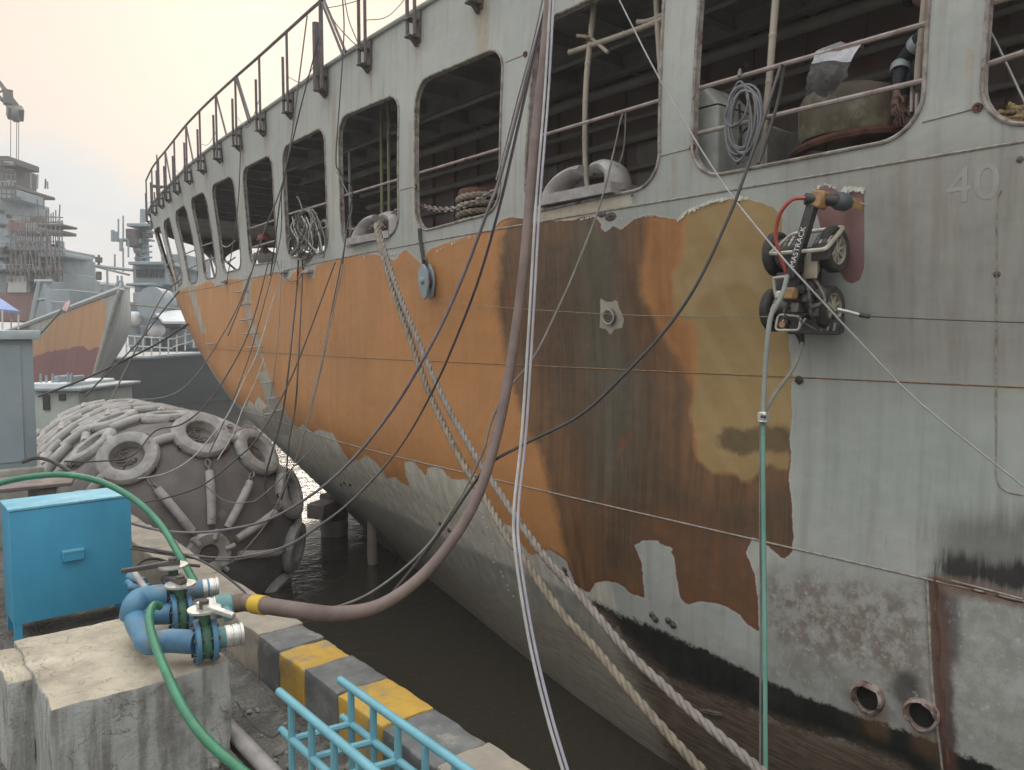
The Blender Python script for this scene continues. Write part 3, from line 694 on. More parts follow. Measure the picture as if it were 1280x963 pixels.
for u, v in ((602, 642), (604, 648), (609, 660), (614, 676), (617, 681), (614, 692), (620, 698), (617, 703), (626, 715), (629, 721), (635, 732), (636, 738), (642, 746), (600, 640)): lump(u, v, .017, M_FLAKE, 'draught_mark_stud')
for u, v in ((706, 716), (709, 722), (816, 769), (820, 774), (836, 776), (842, 781), (551, 655), (562, 663), (438, 606), (431, 604), (427, 606), (999, 475), (706, 712)): lump(u, v, .03, M_DARKSTEEL, 'small_lug', .9)
for u, v in ((890, 890), (494, 690), (427, 632)):
    q = hit(u, v); n_ = hull_n(q); M_ = frame(q+n_*.012, n_)
    MB().tube([M_@Vector((.035*math.sin(a)+.1*(u > 800)*math.cos(a), .055*math.cos(a)*(1 if u < 800 else .55), 0)) for a in np.linspace(0, 2*math.pi, 15)[:-1]], .011, 6, closed=True).build('ring_lug', M_BRACKET, SHIP)
# rungs up the unstripped strip at the bow
for (u, v), w in zip(((305, 365), (308, 381), (312, 400), (317, 417), (322, 434), (268, 430), (338, 478), (344, 497), (350, 512), (341, 516)), (6, 5, 6, 6, 6, 5, 4, 4, 4, 4)):
    a, b = hit(u-w, v+.6), hit(u+w, v-.6); n_ = hull_n(a)
    MB().tube([a, a+n_*.09, b+n_*.09, b], .014, 6).build('hull_rung', M_CHOCK, SHIP)
# curled flakes of old paint along the stripped edge
mb = MB(); random.seed(3)
def flakes(path, n, size):
    for _ in range(n):
        k = random.randrange(len(path)-1); t = random.random(); u = path[k][0]*(1-t)+path[k+1][0]*t; v = path[k][1]*(1-t)+path[k+1][1]*t
        q = hit(u, v); n_ = hull_n(q); s = size*random.uniform(.2, .85)*random.uniform(.5, 1.1); M_ = frame(q+n_*.002, n_)@Matrix.Rotation(random.uniform(-.9, .9), 4, 'Z'); a = random.uniform(0, 6.3); rows = []
        for i, (h_, o_) in enumerate(((-.6, 0), (0, .12), (.5, .45), (.8, .95))):
            w_ = s*(1-.22*i)*random.uniform(.6, 1.1)
            for sg in (-1, 1): rows.append(M_@Vector((sg*w_*(.8 if i < 2 else .45)+random.uniform(-.3, .3)*s, -h_*s+random.uniform(-.2, .2)*s, o_*s*random.uniform(.1, .8))))
        mb.add(rows, [(0, 1, 3, 2), (2, 3, 5, 4), (4, 5, 7, 6)])
flakes([(849, 275), (857, 266), (880, 256), (893, 251), (917, 248), (935, 248)], 95, .035)
flakes([(1050, 239), (1066, 237), (1080, 238)], 30, .04); flakes([(1016, 238), (1031, 230), (1045, 236)], 16, .022)
flakes([(672, 279), (700, 274), (725, 275), (745, 270), (792, 275), (812, 270), (830, 271)], 26, .02)
flakes([(533, 320), (574, 301), (617, 287)], 22, .028); flakes([(440, 322), (480, 322), (507, 312)], 18, .03); flakes([(352, 345), (395, 333)], 10, .035); flakes([(240, 358), (280, 357)], 10, .03)
fl = mb.build('peeling_paint', M_FLAKE, SHIP); fl['kind'] = 'stuff'
# faint raised draught figure left in the paint
def figure(txt, u, v, h, mat_, parent, name='painted_figure', ext=.0002):
    cu = bpy.data.curves.new(name, 'FONT'); cu.body = txt; cu.size = h; cu.extrude = ext; cu.align_x = 'CENTER'; cu.align_y = 'CENTER'
    o = bpy.data.objects.new(name, cu); COL.objects.link(o); me = bpy.data.meshes.new_from_object(o); bpy.data.objects.remove(o)
    return me
q = hit(1216, 232); n_ = hull_n(q); me = figure('40', 0, 0, .27, None, SHIP); me.materials.append(mat('overpainted figure', (.362, .362, .338), (.315, .315, .29), scale=6))
o = bpy.data.objects.new('painted_figure', me); COL.objects.link(o); o.parent = SHIP; M_ = frame(q+n_*.0014, n_); M_.translation -= wloc(SHIP); o.matrix_basis = M_
# steel strap on the pillar that the block hangs from
P = [hit(524, 286, .02), hit(525, 300, .02), hit(528, 318, .02), hit(530, 331, .02)]
MB().tube(P, .022, 4).build('pillar_strap', M_DARKSTEEL, SHIP)
# pads below the openings near the bow
for u, v in ((357, 340), (388, 340), (283, 352)):
    q = hit(u, v); n_ = hull_n(q); MB().box(q+n_*.04, (.09, .24, .05), Matrix.Rotation(math.atan2(n_[1], n_[0])+math.pi, 3, 'Z')).build('fender_lug', M_CHOCK, SHIP, bevel=.01)

# ---- fittings standing on the mooring deck
def chock(ul, um, ur, vb, vt):
    """open mooring chock: a cast base with two horns curling in over the rope gap"""
    a, m_, b = hit(ul, vb+6, -.10), hit(um, vb, -.10), hit(ur, vb-9, -.10)
    h = abs(vb-vt)/FPX*depth(m_); mb = MB()
    for p, sg in ((a, 1), (b, -1)):
        w = abs(p[1]-m_[1])*.92; P = []; rr = []
        for t_ in np.linspace(0, 1, 12):
            an = t_*2.0; P.append(np.array((m_[0]+.03*math.sin(an), m_[1]+sg*w*(.14+.86*(.5+.5*math.cos(an*1.35))), m_[2]+h*1.02*math.sin(min(an, 1.75))**.8*.98-.02))); rr.append(.075-.028*t_)
        v0 = len(mb.v); mb.tube(P, rr, 12)
        for k in range(v0, len(mb.v)): x, y, z = mb.v[k]; mb.v[k] = (m_[0]+(x-m_[0])*2.1, y, z)
        q_ = [P[0]+np.array((.10, 0, 0)), P[4]+np.array((.11, 0, 0)), P[8]+np.array((.11, 0, 0)), np.array((m_[0]+.1, P[8][1], m_[2]))]
        mb.hexa([p_ for p_ in q_], [p_+np.array((.03, 0, 0)) for p_ in q_])
    mb.box(m_+np.array((.02, 0, -.01)), (.36, abs(a[1]-b[1])*1.04, .085))
    mb.build('open_chock', M_CHOCK, SHIP, sharp=50)
chock(690, 733, 776, 244, 208); chock(453, 472, 499, 298, 270)
# bollard with a mooring rope turned up on it
q = hit(598, 262, -.42); zb_ = .25; bp = np.array((q[0], q[1], 0))
MB().lathe([(.0, .25), (.30, .25), (.30, .30), (.17, .32), (.165, 1.40), (.21, 1.42), (.215, 1.50), (.20, 1.53), (0, 1.53)], Matrix.Translation(Vector((bp[0], bp[1], 0))), 24).build('bollard', M_RUST, SHIP)
BOLL = bp
# vent trunk, winch and capstan seen through the nearest opening
q = hit(886, 180, -.30)
MB().hexa([(q[0]-.15, q[1]-.18, .25), (q[0]+.35, q[1]-.18, .25), (q[0]+.35, q[1]+.14, .25), (q[0]-.15, q[1]+.14, .25)], [(q[0]-.15, q[1]-.18, 1.66), (q[0]+.35, q[1]-.18, 1.66), (q[0]+.35, q[1]+.14, 1.66), (q[0]-.15, q[1]+.14, 1.66)]).add([(q[0]-.15, q[1]-.18, 1.662), (q[0]+.35, q[1]-.18, 1.662), (q[0]+.35, q[1]+.14, 1.662), (q[0]-.15, q[1]+.14, 1.662), (q[0]-.13, q[1]-.02, 1.84), (q[0]+.33, q[1]-.02, 1.84), (q[0]+.33, q[1]+.1, 1.84), (q[0]-.13, q[1]+.1, 1.84)], [(0, 1, 5, 4), (1, 2, 6, 5), (2, 3, 7, 6), (3, 0, 4, 7), (4, 5, 6, 7)]).build('vent_trunk', mat('pale vent paint', (.34, .35, .32), (.26, .27, .25)), SHIP, bevel=.03, seg=3)
q = hit(925, 175, -.55)
MB().box((q[0]+.2, q[1], .9), (.5, .5, 1.3)).build('machinery_box', mat('dusty pale box', (.29, .29, .25), (.2, .2, .17)), SHIP, bevel=.02)
cq = hit(1062, 150, -.62); CAP = np.array((cq[0], cq[1], 0)); zt = cq[2]
capst = MB().lathe([(0, zt+.20), (.20, zt+.20), (.30, zt+.16), (.33, zt+.10), (.33, zt-.10), (.31, zt-.14), (.14, zt-.16), (.13, zt-.30), (.17, zt-.34), (.22, .25), (0, .25)], Matrix.Translation(Vector((CAP[0], CAP[1], 0))), 40).build('capstan', mat('cream winch paint with painted shade', (.17, .145, .10), (.10, .08, .06), (.27, .25, .165), scale=3, s3=2.2, f3=(.5, .62)), SHIP)  # brown and cream patches put the drum's shaded and lit sides into colour
MB().tube([CAP+np.array((.36*math.cos(a), .36*math.sin(a), zt-.20-.04*math.sin(a))) for a in np.linspace(1.6, 4.9, 16)], .035, 8).build('capstan_guard', M_RUST, capst)
MB().lathe([(0, .26), (.40, .26), (.40, .40), (.30, .46), (.28, .60), (0, .60)], Matrix.Translation(Vector((CAP[0], CAP[1], 0))), 30).build('capstan_base', M_RUST, capst)
# bent pipes at the inboard side of the openings
P = [hit(401, 318, -.25), hit(401, 285, -.25), hit(403, 278, -.25), hit(407, 277, -.25), hit(409, 283, -.25), hit(409, 314, -.25)]; MB().tube(crom(P, 4), .028, 8).build('vent_pipe', M_CHOCK, SHIP)
for u, v0, v1 in ((477, 215, 272), (486, 205, 272), (437, 190, 303)):
    a, b = hit(u, v0, -.5), hit(u, v1, -.5); MB().cyl((a[0], a[1], 3.3 if u > 440 else a[2]), (a[0], a[1], .3), .022, n=8).build('pillar_pipe', M_CHOCK if u < 440 else M_CREAM, SHIP)
for u, v0, v1 in ((1140, 104, 140), (1146, 117, 157)):
    a, b = hit(u, v0, -.08), hit(u-1, v1, -.08); MB().tube([a, b], .01, 6).build('rail_hook', M_PIPE, SHIP)
# ================================================================== the quay
def ground_mat():
    q = N('quay rubble and grit'); a = q.noise(9, 9, .7); b = q.noise(2.2, 6, .6); v = q.n('ShaderNodeTexVoronoi', {'Vector': q.tc.outputs['Object'], 'Scale': 38.}); 
    c = q.mix(q.ss(b, .35, .65), (.155, .145, .125), (.085, .08, .072)); c = q.mix(q.math('MULTIPLY', q.ss(a, .5, .7), .7), c, (.27, .255, .22))
    c = q.mix(q.math('MULTIPLY', q.ss(v.outputs['Distance'], .25, .05), .5), c, (.32, .31, .28))
    return q.done(c, .85, 0, q.bump(q.math('ADD', a, q.math('MULTIPLY', v.outputs['Distance'], -.7)), .9, .03))
M_CONC = mat('stained concrete', (.34, .335, .30), (.245, .235, .21), (.15, .14, .12), scale=4, s3=3, f3=(.56, .72), bump=.5, bscale=60, bdist=.008)
M_CONCTOP = mat('weathered concrete top', (.43, .375, .285), (.33, .285, .22), (.22, .19, .15), scale=5, s3=4, f3=(.54, .7), bump=.6, bscale=50, bdist=.01)
M_WALL = mat('quay wall concrete', (.17, .16, .14), (.10, .095, .085), (.06, .06, .05), scale=2, s3=1.5)
M_YEL = mat('worn yellow kerb paint', (.54, .33, .05), (.45, .27, .06), (.30, .245, .15), scale=9, s3=6, f3=(.50, .66), bump=.5)
M_GRY = mat('worn black kerb paint', (.115, .12, .12), (.185, .185, .175), (.26, .25, .22), scale=7, s3=5, f3=(.54, .68), bump=.5)
M_TAN = mat('bare kerb concrete', (.36, .31, .24), (.28, .245, .20), (.19, .165, .14), scale=5, s3=4, f3=(.56, .72), bump=.5)
XO, XI = 2.28, 1.955                                         # outer and inner faces of the kerb
def grid_ground():
    n, m_ = 60, 90; xs = np.linspace(-5, XI+.01, n); ys = np.linspace(-2.5, 9, m_); V = []
    from mathutils import noise as mn
    for y in ys:
        for x in xs: V.append((x, y, GROUND+.018*mn.fractal(Vector((x*2.5, y*2.5, 0)), .8, 2.1, 5)+.01*mn.noise(Vector((x*14, y*14, 1)))))
    return MB().add(V, [(j*n+i, j*n+i+1, (j+1)*n+i+1, (j+1)*n+i) for j in range(m_-1) for i in range(n-1)])
structure('quay_ground', grid_ground(), ground_mat(), smooth=True)
mb = MB().box((-14.0+1.90/2, 30, (GROUND-.06+WATER-1)/2), (28+1.90, 78, GROUND-.06-(WATER-1)))
quay = structure('quay', mb, M_WALL, smooth=False)
mbq = MB().add([(-60, 9, GROUND-.03), (XI, 9, GROUND-.03), (XI, 68, GROUND-.03), (-60, 68, GROUND-.03)], [(0, 1, 2, 3)]); structure('quay_road', mbq, M_WALL, smooth=False)
# kerb blocks
KERB = structure('quay_kerb', MB().box(((XI+XO)/2, 3.6, GROUND-.035), (XO-XI-.02, 12, .09)), M_WALL, smooth=False)
ymark = [float(atz(u, v, CURB)[1]) for u, v in ((600, 932), (531.5, 888), (472, 851), (433, 821), (399, 799), (369, 782))]
segs = [(ymark[0]-.95, ymark[0]-.48, M_GRY), (ymark[0]-.48, ymark[0], M_TAN), (ymark[0], ymark[1], M_GRY), (ymark[1], ymark[2], M_YEL), (ymark[2], ymark[3], M_GRY), (ymark[3], ymark[4], M_YEL), (ymark[4], ymark[5], M_GRY)]
y = ymark[5]
for k, l in enumerate((.62, .95, 1.1, 1.0, 1.0, .8)): segs.append((y, y+l, M_TAN)); y += l
def rough_block(x0, x1, y0, y1, z0, z1, mat_, name, parent, seed, amp=.008, n=7):
    """a block with knocked edges: top rounded off and worn unevenly"""
    from mathutils import noise as mn
    V = []; Fc = []; k = n+1
    def P(a, b, c): return (x0+(x1-x0)*a, y0+(y1-y0)*b, z0+(z1-z0)*c)
    bm = bmesh.new()
    vs = [bm.verts.new(P(a, b, c)) for a, b, c in ((0, 0, 0), (1, 0, 0), (1, 1, 0), (0, 1, 0), (0, 0, 1), (1, 0, 1), (1, 1, 1), (0, 1, 1))]
    for f in ((3, 2, 1, 0), (4, 5, 6, 7), (0, 1, 5, 4), (1, 2, 6, 5), (2, 3, 7, 6), (3, 0, 4, 7)): bm.faces.new([vs[i] for i in f])
    bmesh.ops.bevel(bm, geom=bm.edges[:], offset=.012, segments=2, affect='EDGES', profile=.5)
    bmesh.ops.subdivide_edges(bm, edges=[e_ for e_ in bm.edges if e_.calc_length() > .1], cuts=n, use_grid_fill=True)
    for v in bm.verts:
        d = mn.noise_vector(v.co*6+Vector((seed*3.1, 0, 0)))*amp+mn.noise_vector(v.co*22+Vector((seed, 0, 0)))*amp*.5
        v.co += d
    mb = MB(); mb.v = [tuple(v.co) for v in bm.verts]; bm.verts.index_update(); mb.f = [tuple(v.index for v in f.verts) for f in bm.faces]; bm.free()
    return mb.build(name, mat_, parent, sharp=45)
for k, (a, b, m_) in enumerate(segs):
    o = rough_block(XI, XO, a+.004, b-.004, GROUND-.02, CURB+.006*math.sin(k*2.1), m_, 'kerb_block', KERB, k, .012)
# concrete block that carries the valves
bx0, bx1 = float(atz(63, 887, -1.75)[0]), float(atz(296, 833, -1.75)[0]); by0 = float(atz(63, 887, -1.75)[1])-.02; by1 = by0+1.08
t = thing('concrete_plinth', 'stained concrete plinth under the blue valve pipes', 'concrete block', ((bx0+bx1)/2, (by0+by1)/2, GROUND))
def plinth_mat():
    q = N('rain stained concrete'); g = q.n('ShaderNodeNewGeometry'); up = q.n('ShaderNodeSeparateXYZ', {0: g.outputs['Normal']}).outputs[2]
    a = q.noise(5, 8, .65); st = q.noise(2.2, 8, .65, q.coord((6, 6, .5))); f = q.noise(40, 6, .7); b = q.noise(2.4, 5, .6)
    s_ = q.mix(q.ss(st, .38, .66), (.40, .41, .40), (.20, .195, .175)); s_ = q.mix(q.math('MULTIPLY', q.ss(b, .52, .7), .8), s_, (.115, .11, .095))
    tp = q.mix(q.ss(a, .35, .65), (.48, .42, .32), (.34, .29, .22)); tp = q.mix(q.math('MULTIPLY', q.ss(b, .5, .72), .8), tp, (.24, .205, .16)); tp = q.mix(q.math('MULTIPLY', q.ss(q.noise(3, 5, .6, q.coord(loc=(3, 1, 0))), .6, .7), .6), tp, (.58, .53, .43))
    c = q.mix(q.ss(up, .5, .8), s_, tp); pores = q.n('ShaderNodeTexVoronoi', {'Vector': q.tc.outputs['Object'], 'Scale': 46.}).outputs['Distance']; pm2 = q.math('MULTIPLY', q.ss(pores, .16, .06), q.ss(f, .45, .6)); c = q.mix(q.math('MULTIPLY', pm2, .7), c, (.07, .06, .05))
    crk = q.n('ShaderNodeTexVoronoi', {'Vector': q.n('ShaderNodeVectorMath', {0: q.tc.outputs['Object'], 1: q.n('ShaderNodeTexNoise', {'Scale': 5., 'Detail': 5}).outputs['Color']}, operation='ADD').outputs[0], 'Scale': .8}, feature='DISTANCE_TO_EDGE').outputs[0]; ck = q.ss(crk, .006, .002); c = q.mix(q.math('MULTIPLY', ck, .4), c, (.07, .06, .05))
    return q.done(c, .85, 0, q.bump(q.math('ADD', q.math('MULTIPLY_ADD', ck, -.35, a), q.math('MULTIPLY_ADD', pm2, -.5, q.math('MULTIPLY', f, .35))), .7, .02))
MP = plinth_mat()
rough_block(bx0, bx1, by0, by1, GROUND-.05, -1.75, MP, 'block', t, 3, .014, 12)
rough_block(bx0-.11, bx0+.01, by0+.52, by1-.02, GROUND-.05, -1.77, MP, 'side_block', t, 9, .014, 8)
BXM = t
# ---- blue steel box
M_BLUE = mat('sky blue enamel', (.055, .325, .52), (.045, .28, .455), (.13, .27, .33), scale=2.5, rough=.42, bump=.15, bscale=25, s3=7, f3=(.66, .78), stretch=(1, 1, .5))
M_BLUETOP = mat('pale sky blue enamel', (.20, .46, .58), (.12, .40, .54), (.40, .55, .58), scale=5, rough=.5, bump=.2, s3=6, f3=(.55, .7))  # paler blue for the lid and the handle's upper lip
zt_ = -1.29
pl = atz(8, 635.6, zt_); pr = atz(168, 622.5, zt_); x0, x1, y0 = float(pl[0]), float(pr[0]), float((pl[1]+pr[1])/2); y1 = y0+.42; zb = -2.16
t = thing('steel_box', 'bright blue steel cabinet on legs behind the concrete plinth', 'steel box', ((x0+x1)/2, (y0+y1)/2, GROUND))
MB().box(((x0+x1)/2, (y0+y1)/2, (zt_+zb)/2-.006), (x1-x0, y1-y0, zt_-zb-.012)).build('body', M_BLUE, t, bevel=.008, seg=2)
MB().box(((x0+x1)/2, (y0+y1)/2, zt_), (x1-x0+.012, y1-y0+.012, .02)).build('lid', M_BLUETOP, t, bevel=.006, seg=2)
for xa in (x0+.03, x1-.03):
    for ya in (y0+.03, y1-.03): MB().box((xa, ya, (zb+GROUND)/2), (.05, .05, zb-GROUND+.04)).build('leg', M_BLUE, t)
hq = aty(91, 694, y0); MB().box((hq[0], y0-.02, hq[2]), (.15, .045, .075)).build('handle', M_BLUE, t, bevel=.006)
MB().box((hq[0], y0-.022, hq[2]+.040), (.15, .05, .012)).build('handle_lip', M_BLUETOP, t)
# ---- grey electrical kiosk beyond
M_KIOSK = mat('grey blue kiosk paint', (.29, .35, .385), (.25, .31, .345), (.33, .38, .41), scale=2, rough=.5, bump=.1)
pk = pt(47, 580, 8.6); kx1, ky0 = float(pk[0]), float(pk[1]); zk = float(pt(47, 424, 8.6)[2]); zkb = float(pt(47, 582, 8.6)[2])
t = thing('electrical_kiosk', 'tall grey blue metal kiosk with overhanging lid behind the blue box', 'kiosk', (kx1-.6, ky0+.4, zkb))
MB().box((kx1-.6, ky0+.4, (zk+zkb)/2), (1.2, .8, zk-zkb)).build('body', M_KIOSK, t, bevel=.01, seg=2)
MB().box((kx1-.6, ky0+.4, zk+.045), (1.34, .94, .10)).build('lid', mat('pale kiosk lid', (.43, .50, .53), (.36, .42, .45)), t, bevel=.015, seg=2)
MB().box((kx1-.62, ky0-.006, (zk+zkb)/2), (1.0, .02, zk-zkb-.12)).build('door', M_KIOSK, t, bevel=.005)
tt = thing('kiosk_plinth', 'low rough concrete base under the grey kiosk', 'concrete base', (kx1-.6, ky0+.4, GROUND))
rough_block(kx1-1.6, kx1+.05, ky0-.12, ky0+.95, GROUND-.03, zkb-.003, M_CONC, 'base', tt, 12)
# dark rusty boards lying in front of the kiosk
a = pt(0, 596, 6.9); b = pt(97, 594, 6.9)
t = thing('rusty_plate', 'brown rusty plate lying on timbers behind the blue box', 'steel plate', ((a[0]+b[0])/2, (a[1]+b[1])/2, GROUND))
zr = float(b[2]); xa, xb, ya = float(a[0])-.6, float(b[0]), float(b[1])
MB().hexa([(xa, ya-.25, zr-.04), (xb-.1, ya-.3, zr-.04), (xb+.05, ya+.3, zr-.05), (xa, ya+.35, zr-.05)], [(xa, ya-.25, zr), (xb-.1, ya-.3, zr-.01), (xb+.05, ya+.3, zr-.01), (xa, ya+.35, zr)]).build('plate', mat('rusty plate', (.17, .125, .11), (.12, .085, .075), (.28, .22, .16), scale=6, s3=4), t, bevel=.006)
for k in (.15, .75): MB().box((xa+(xb-xa)*k, ya, (zr-.05+GROUND)/2), (.14, .5, zr-.05-GROUND)).build('timber', mat('grey timber', (.16, .13, .10), (.10, .08, .065), scale=9, stretch=(1, .2, 1)), t)
mbp = MB(); P = [atz(300, 838, -2.2), atz(345, 884, -2.22), atz(400, 940, -2.22), atz(430, 972, -2.22)]
P = [np.array((1.52, y, -2.235)) for y in (5.2, 4.0, 3.0, 1.0)]
t = thing('conduit_pipe', 'grey steel pipe lying on the ground along the striped kerb', 'pipe', (1.6, 3, GROUND)); MB().tube(P, .045, 12).build('pipe', mat('dull galvanised pipe', (.36, .34, .33), (.27, .25, .24), (.19, .14, .12), scale=8, rough=.5), t)
P = [p+np.array((-.1, 0, -.02)) for p in P]; MB().tube(P, .03, 10).build('thin_pipe', mat('brown small pipe', (.20, .14, .12), (.14, .10, .09), scale=8), t)
# ---- blue welded ladder frame
M_LADDER = mat('pale blue ladder paint', (.16, .39, .46), (.13, .33, .40), (.27, .46, .50), scale=7, rough=.5, s3=9, f3=(.6, .72))
XR, ZL = 1.87, -1.78
xl = float(atz(344, 866, ZL)[0])+.02; xr = float(atz(425, 850, ZL)[0]); ye = float(atz(425, 850, ZL)[1]); yl = float(atz(344, 866, ZL)[1])
t = thing('ladder_frame', 'pale blue welded steel ladder frame standing beside the striped kerb', 'steel frame', ((xl+xr)/2, 2.4, GROUND))
for x, y_ in ((xr, ye), (xl, yl)):
    MB().tube([(x, y_, ZL), (x, .9, ZL)], .021, 10).build('top_rail', M_LADDER, t)
    MB().tube([(x, y_-.02, ZL-.19), (x, .9, ZL-.19)], .019, 10).build('lower_rail', M_LADDER, t)
ys_ = [float(atz(u, 860, ZL)[1]) for u in ()]
def y_on(u, x):                                              # where a column of the photograph meets the plane x
    r = ray(u, 880); s = x/r[0]; return float(r[1]*s)
sp = [y_on(u, xr) for u in (439, 466.5, 497, 531)]; sp += [sp[-1]-(sp[-2]-sp[-1])*k for k in (1, 2, 3)]
for y_ in sp:
    MB().tube([(xr, y_, ZL), (xr, y_, GROUND+.02)], .018, 8).build('post', M_LADDER, t)
    MB().tube([(xl, y_+.06, ZL), (xl, y_+.06, GROUND+.02)], .018, 8).build('post', M_LADDER, t)
    MB().tube([(xl, y_+.06, ZL-.19), (xr, y_, ZL-.19)], .018, 8).build('rung', M_LADDER, t)
# loose stones and a stray wire
random.seed(11); mb = MB()
for _ in range(420):
    x, y_ = random.uniform(.2, 1.9), random.uniform(1.5, 4.6)
    if random.random() < .35: x, y_ = random.uniform(-2.2, -.2), random.uniform(2.2, 4.5)
    if bx0-.25 < x < bx1+.02 and by0 < y_ < by1: continue
    r = random.uniform(.006, .03)*random.random()**.6+.004; c = np.array((x, y_, GROUND+r*.5))
    V = [c+r*np.array((math.cos(a)*s_, math.sin(a)*s_, h))*np.array((random.uniform(.7, 1.3), random.uniform(.7, 1.3), random.uniform(.5, 1))) for h, s_ in ((-.8, .7), (.0, 1), (.7, .55)) for a in (0, 1.25, 2.5, 3.77, 5.0)]
    mb.add(V, [(i*5+k, i*5+(k+1) % 5, i*5+5+(k+1) % 5, i*5+5+k) for i in range(2) for k in range(5)]+[(10, 11, 12, 13, 14)])
o = mb.build('loose_stones', mat('broken stone', (.30, .285, .25), (.17, .16, .14), (.40, .37, .32), scale=20), None, smooth=False); tag(o, 'loose stones and rubble on the quay ground', 'stones', kind='stuff')

# ---- valve manifold
M_VB = mat('blue pipe enamel', (.07, .20, .31), (.055, .15, .25), (.17, .185, .18), scale=6, rough=.45, s3=7, f3=(.54, .68))
M_VT = mat('teal hose tail', (.13, .28, .28), (.10, .22, .22), (.2, .17, .14), scale=9, rough=.5)
M_ALU = mat('dull coupling alloy', (.60, .59, .55), (.48, .47, .44), (.3, .27, .24), scale=12, rough=.35, metal=.6)
M_GRN = mat('green valve body', (.06, .17, .10), (.05, .11, .075), (.13, .12, .10), scale=14)
t = thing('valve_manifold', 'blue pipe manifold with butterfly valves on the concrete plinth', 'valve manifold', ((bx0+bx1)/2+.1, by1-.4, -1.75))
ZP = -1.62; Rr = .062
def M3(u, v, z=ZP): return atz(u, v, z)
fa = M3(246, 803); fb = M3(267, 799); dr = fb-fa; dr = np.array((dr[0], dr[1], 0)); dr /= np.linalg.norm(dr)    # front branch runs this way
pe = M3(186, 806); pm_ = M3(168, 772)
bd = pm_-pe; bd[2] = 0; bl_ = np.linalg.norm(bd); bd /= bl_
MB().tube(crom([fa, pe+dr*.10, pe+dr*.035+bd*.008, pe+bd*.04, pe+bd*.12, pm_-bd*.05, pm_+dr*.03, pm_+dr*.10, M3(216, 767)], 6), Rr, 18).build('header_pipe', M_VB, t)
def flange(p, d, r, th=.025, parent=t, mat_=M_VB, bolts=8):
    M_ = frame(p-d*th/2, d); o = MB().lathe([(0, 0), (r, 0), (r, th), (0, th)], M_, 26).build('flange', mat_, parent, bevel=.003)
    mb = MB()
    for k in range(bolts):
        a = 2*math.pi*(k+.5)/bolts; c = Vector((r*.8*math.cos(a), r*.8*math.sin(a), -.012)); mb.cyl(np.array(M_@c), np.array(M_@(c+Vector((0, 0, th+.024)))), .010, n=6)
    mb.build('bolts', M_DARKSTEEL, o)
    return o
def branch(f1, d, z, hang, tail, handle_dir, lever=.26):
    up = np.array((0, 0, 1.)); f1 = np.array((f1[0], f1[1], z)); f2 = f1+d*.082
    flange(f1, d, .115); flange(f2, d, .115)
    MB().lathe([(0, 0), (.088, 0), (.095, .012), (.095, .036), (.088, .048), (0, .048)], frame(f1+d*.017, d), 22).build('valve_body', M_GRN, t)
    MB().cyl(f1+d*.041+up*.08, f1+d*.041+up*.165, .028, n=10).build('valve_neck', M_GRN, t)
    MB().lathe([(0, 0), (.085, 0), (.085, .012), (0, .012)], frame(f1+d*.041+up*.165, up), 20).build('index_plate', M_ALU, t)
    c = f1+d*.041+up*.19; hd = np.array(handle_dir, float); hd /= np.linalg.norm(hd); sd_ = np.cross(hd, up)
    MB().hexa([c-hd*.04-sd_*.022-up*.012, c+hd*lever-sd_*.015-up*.03, c+hd*lever+sd_*.015-up*.03, c-hd*.04+sd_*.022-up*.012], [c-hd*.04-sd_*.022+up*.018, c+hd*lever-sd_*.015-up*.005, c+hd*lever+sd_*.015-up*.005, c-hd*.04+sd_*.022+up*.018]).build('valve_lever', M_ALU if hang else M_DARKSTEEL, t, bevel=.004)
    MB().cyl(c-up*.03, c+up*.03, .026, n=8).build('lever_hub', M_DARKSTEEL, t)
    return f2
g = branch(fa, dr, ZP, True, None, dr*.55-bd*1.0, .22)
MB().cyl(g, g+dr*.07, .058, n=18).build('pipe_stub', M_VT, t)
def coupling(p, d, r, n=3, name='hose_coupling'):
    prof = [(0, 0)]; h = 0
    for k in range(n): prof += [(r, h), (r, h+.026), (r*.93, h+.028), (r*.93, h+.036)]; h += .038
    prof += [(r*1.04, h), (r*1.04, h+.014), (r*.86, h+.014), (r*.80, h-.03), (0, h-.03)]
    return MB().lathe(prof, frame(p, d), 24).build(name, M_ALU, t)
coupling(g+dr*.06, dr, .060, 2)
mf = M3(217, 768); mz = ZP+.0
g2 = branch(mf, dr, mz, False, None, -dr*.3+bd*1.0, .20)
MB().cyl(g2, g2+dr*.12, .05, n=18).build('pipe_stub', M_VB, t)
coupling(g2+dr*.10, dr, .062, 1)
cb = g2+dr*.145; MB().lathe([(0, 0), (.066, 0), (.07, .02), (.066, .09), (.056, .10), (0, .10)], frame(cb, dr), 22).build('hose_tail', M_VT, t)
MB().cyl(cb+dr*.05+np.array((0, 0, -.01))-bd*.05, cb+dr*.05-bd*.12+np.array((0, 0, -.03)), .034, n=14).build('drain_port', M_VT, t)
MB().cyl(cb+dr*.09, cb+dr*.17, .055, n=18).build('hose_sleeve', mat('worn rubber sleeve', (.12, .085, .07), (.17, .10, .075)), t)
HOSE0 = cb+dr*.165
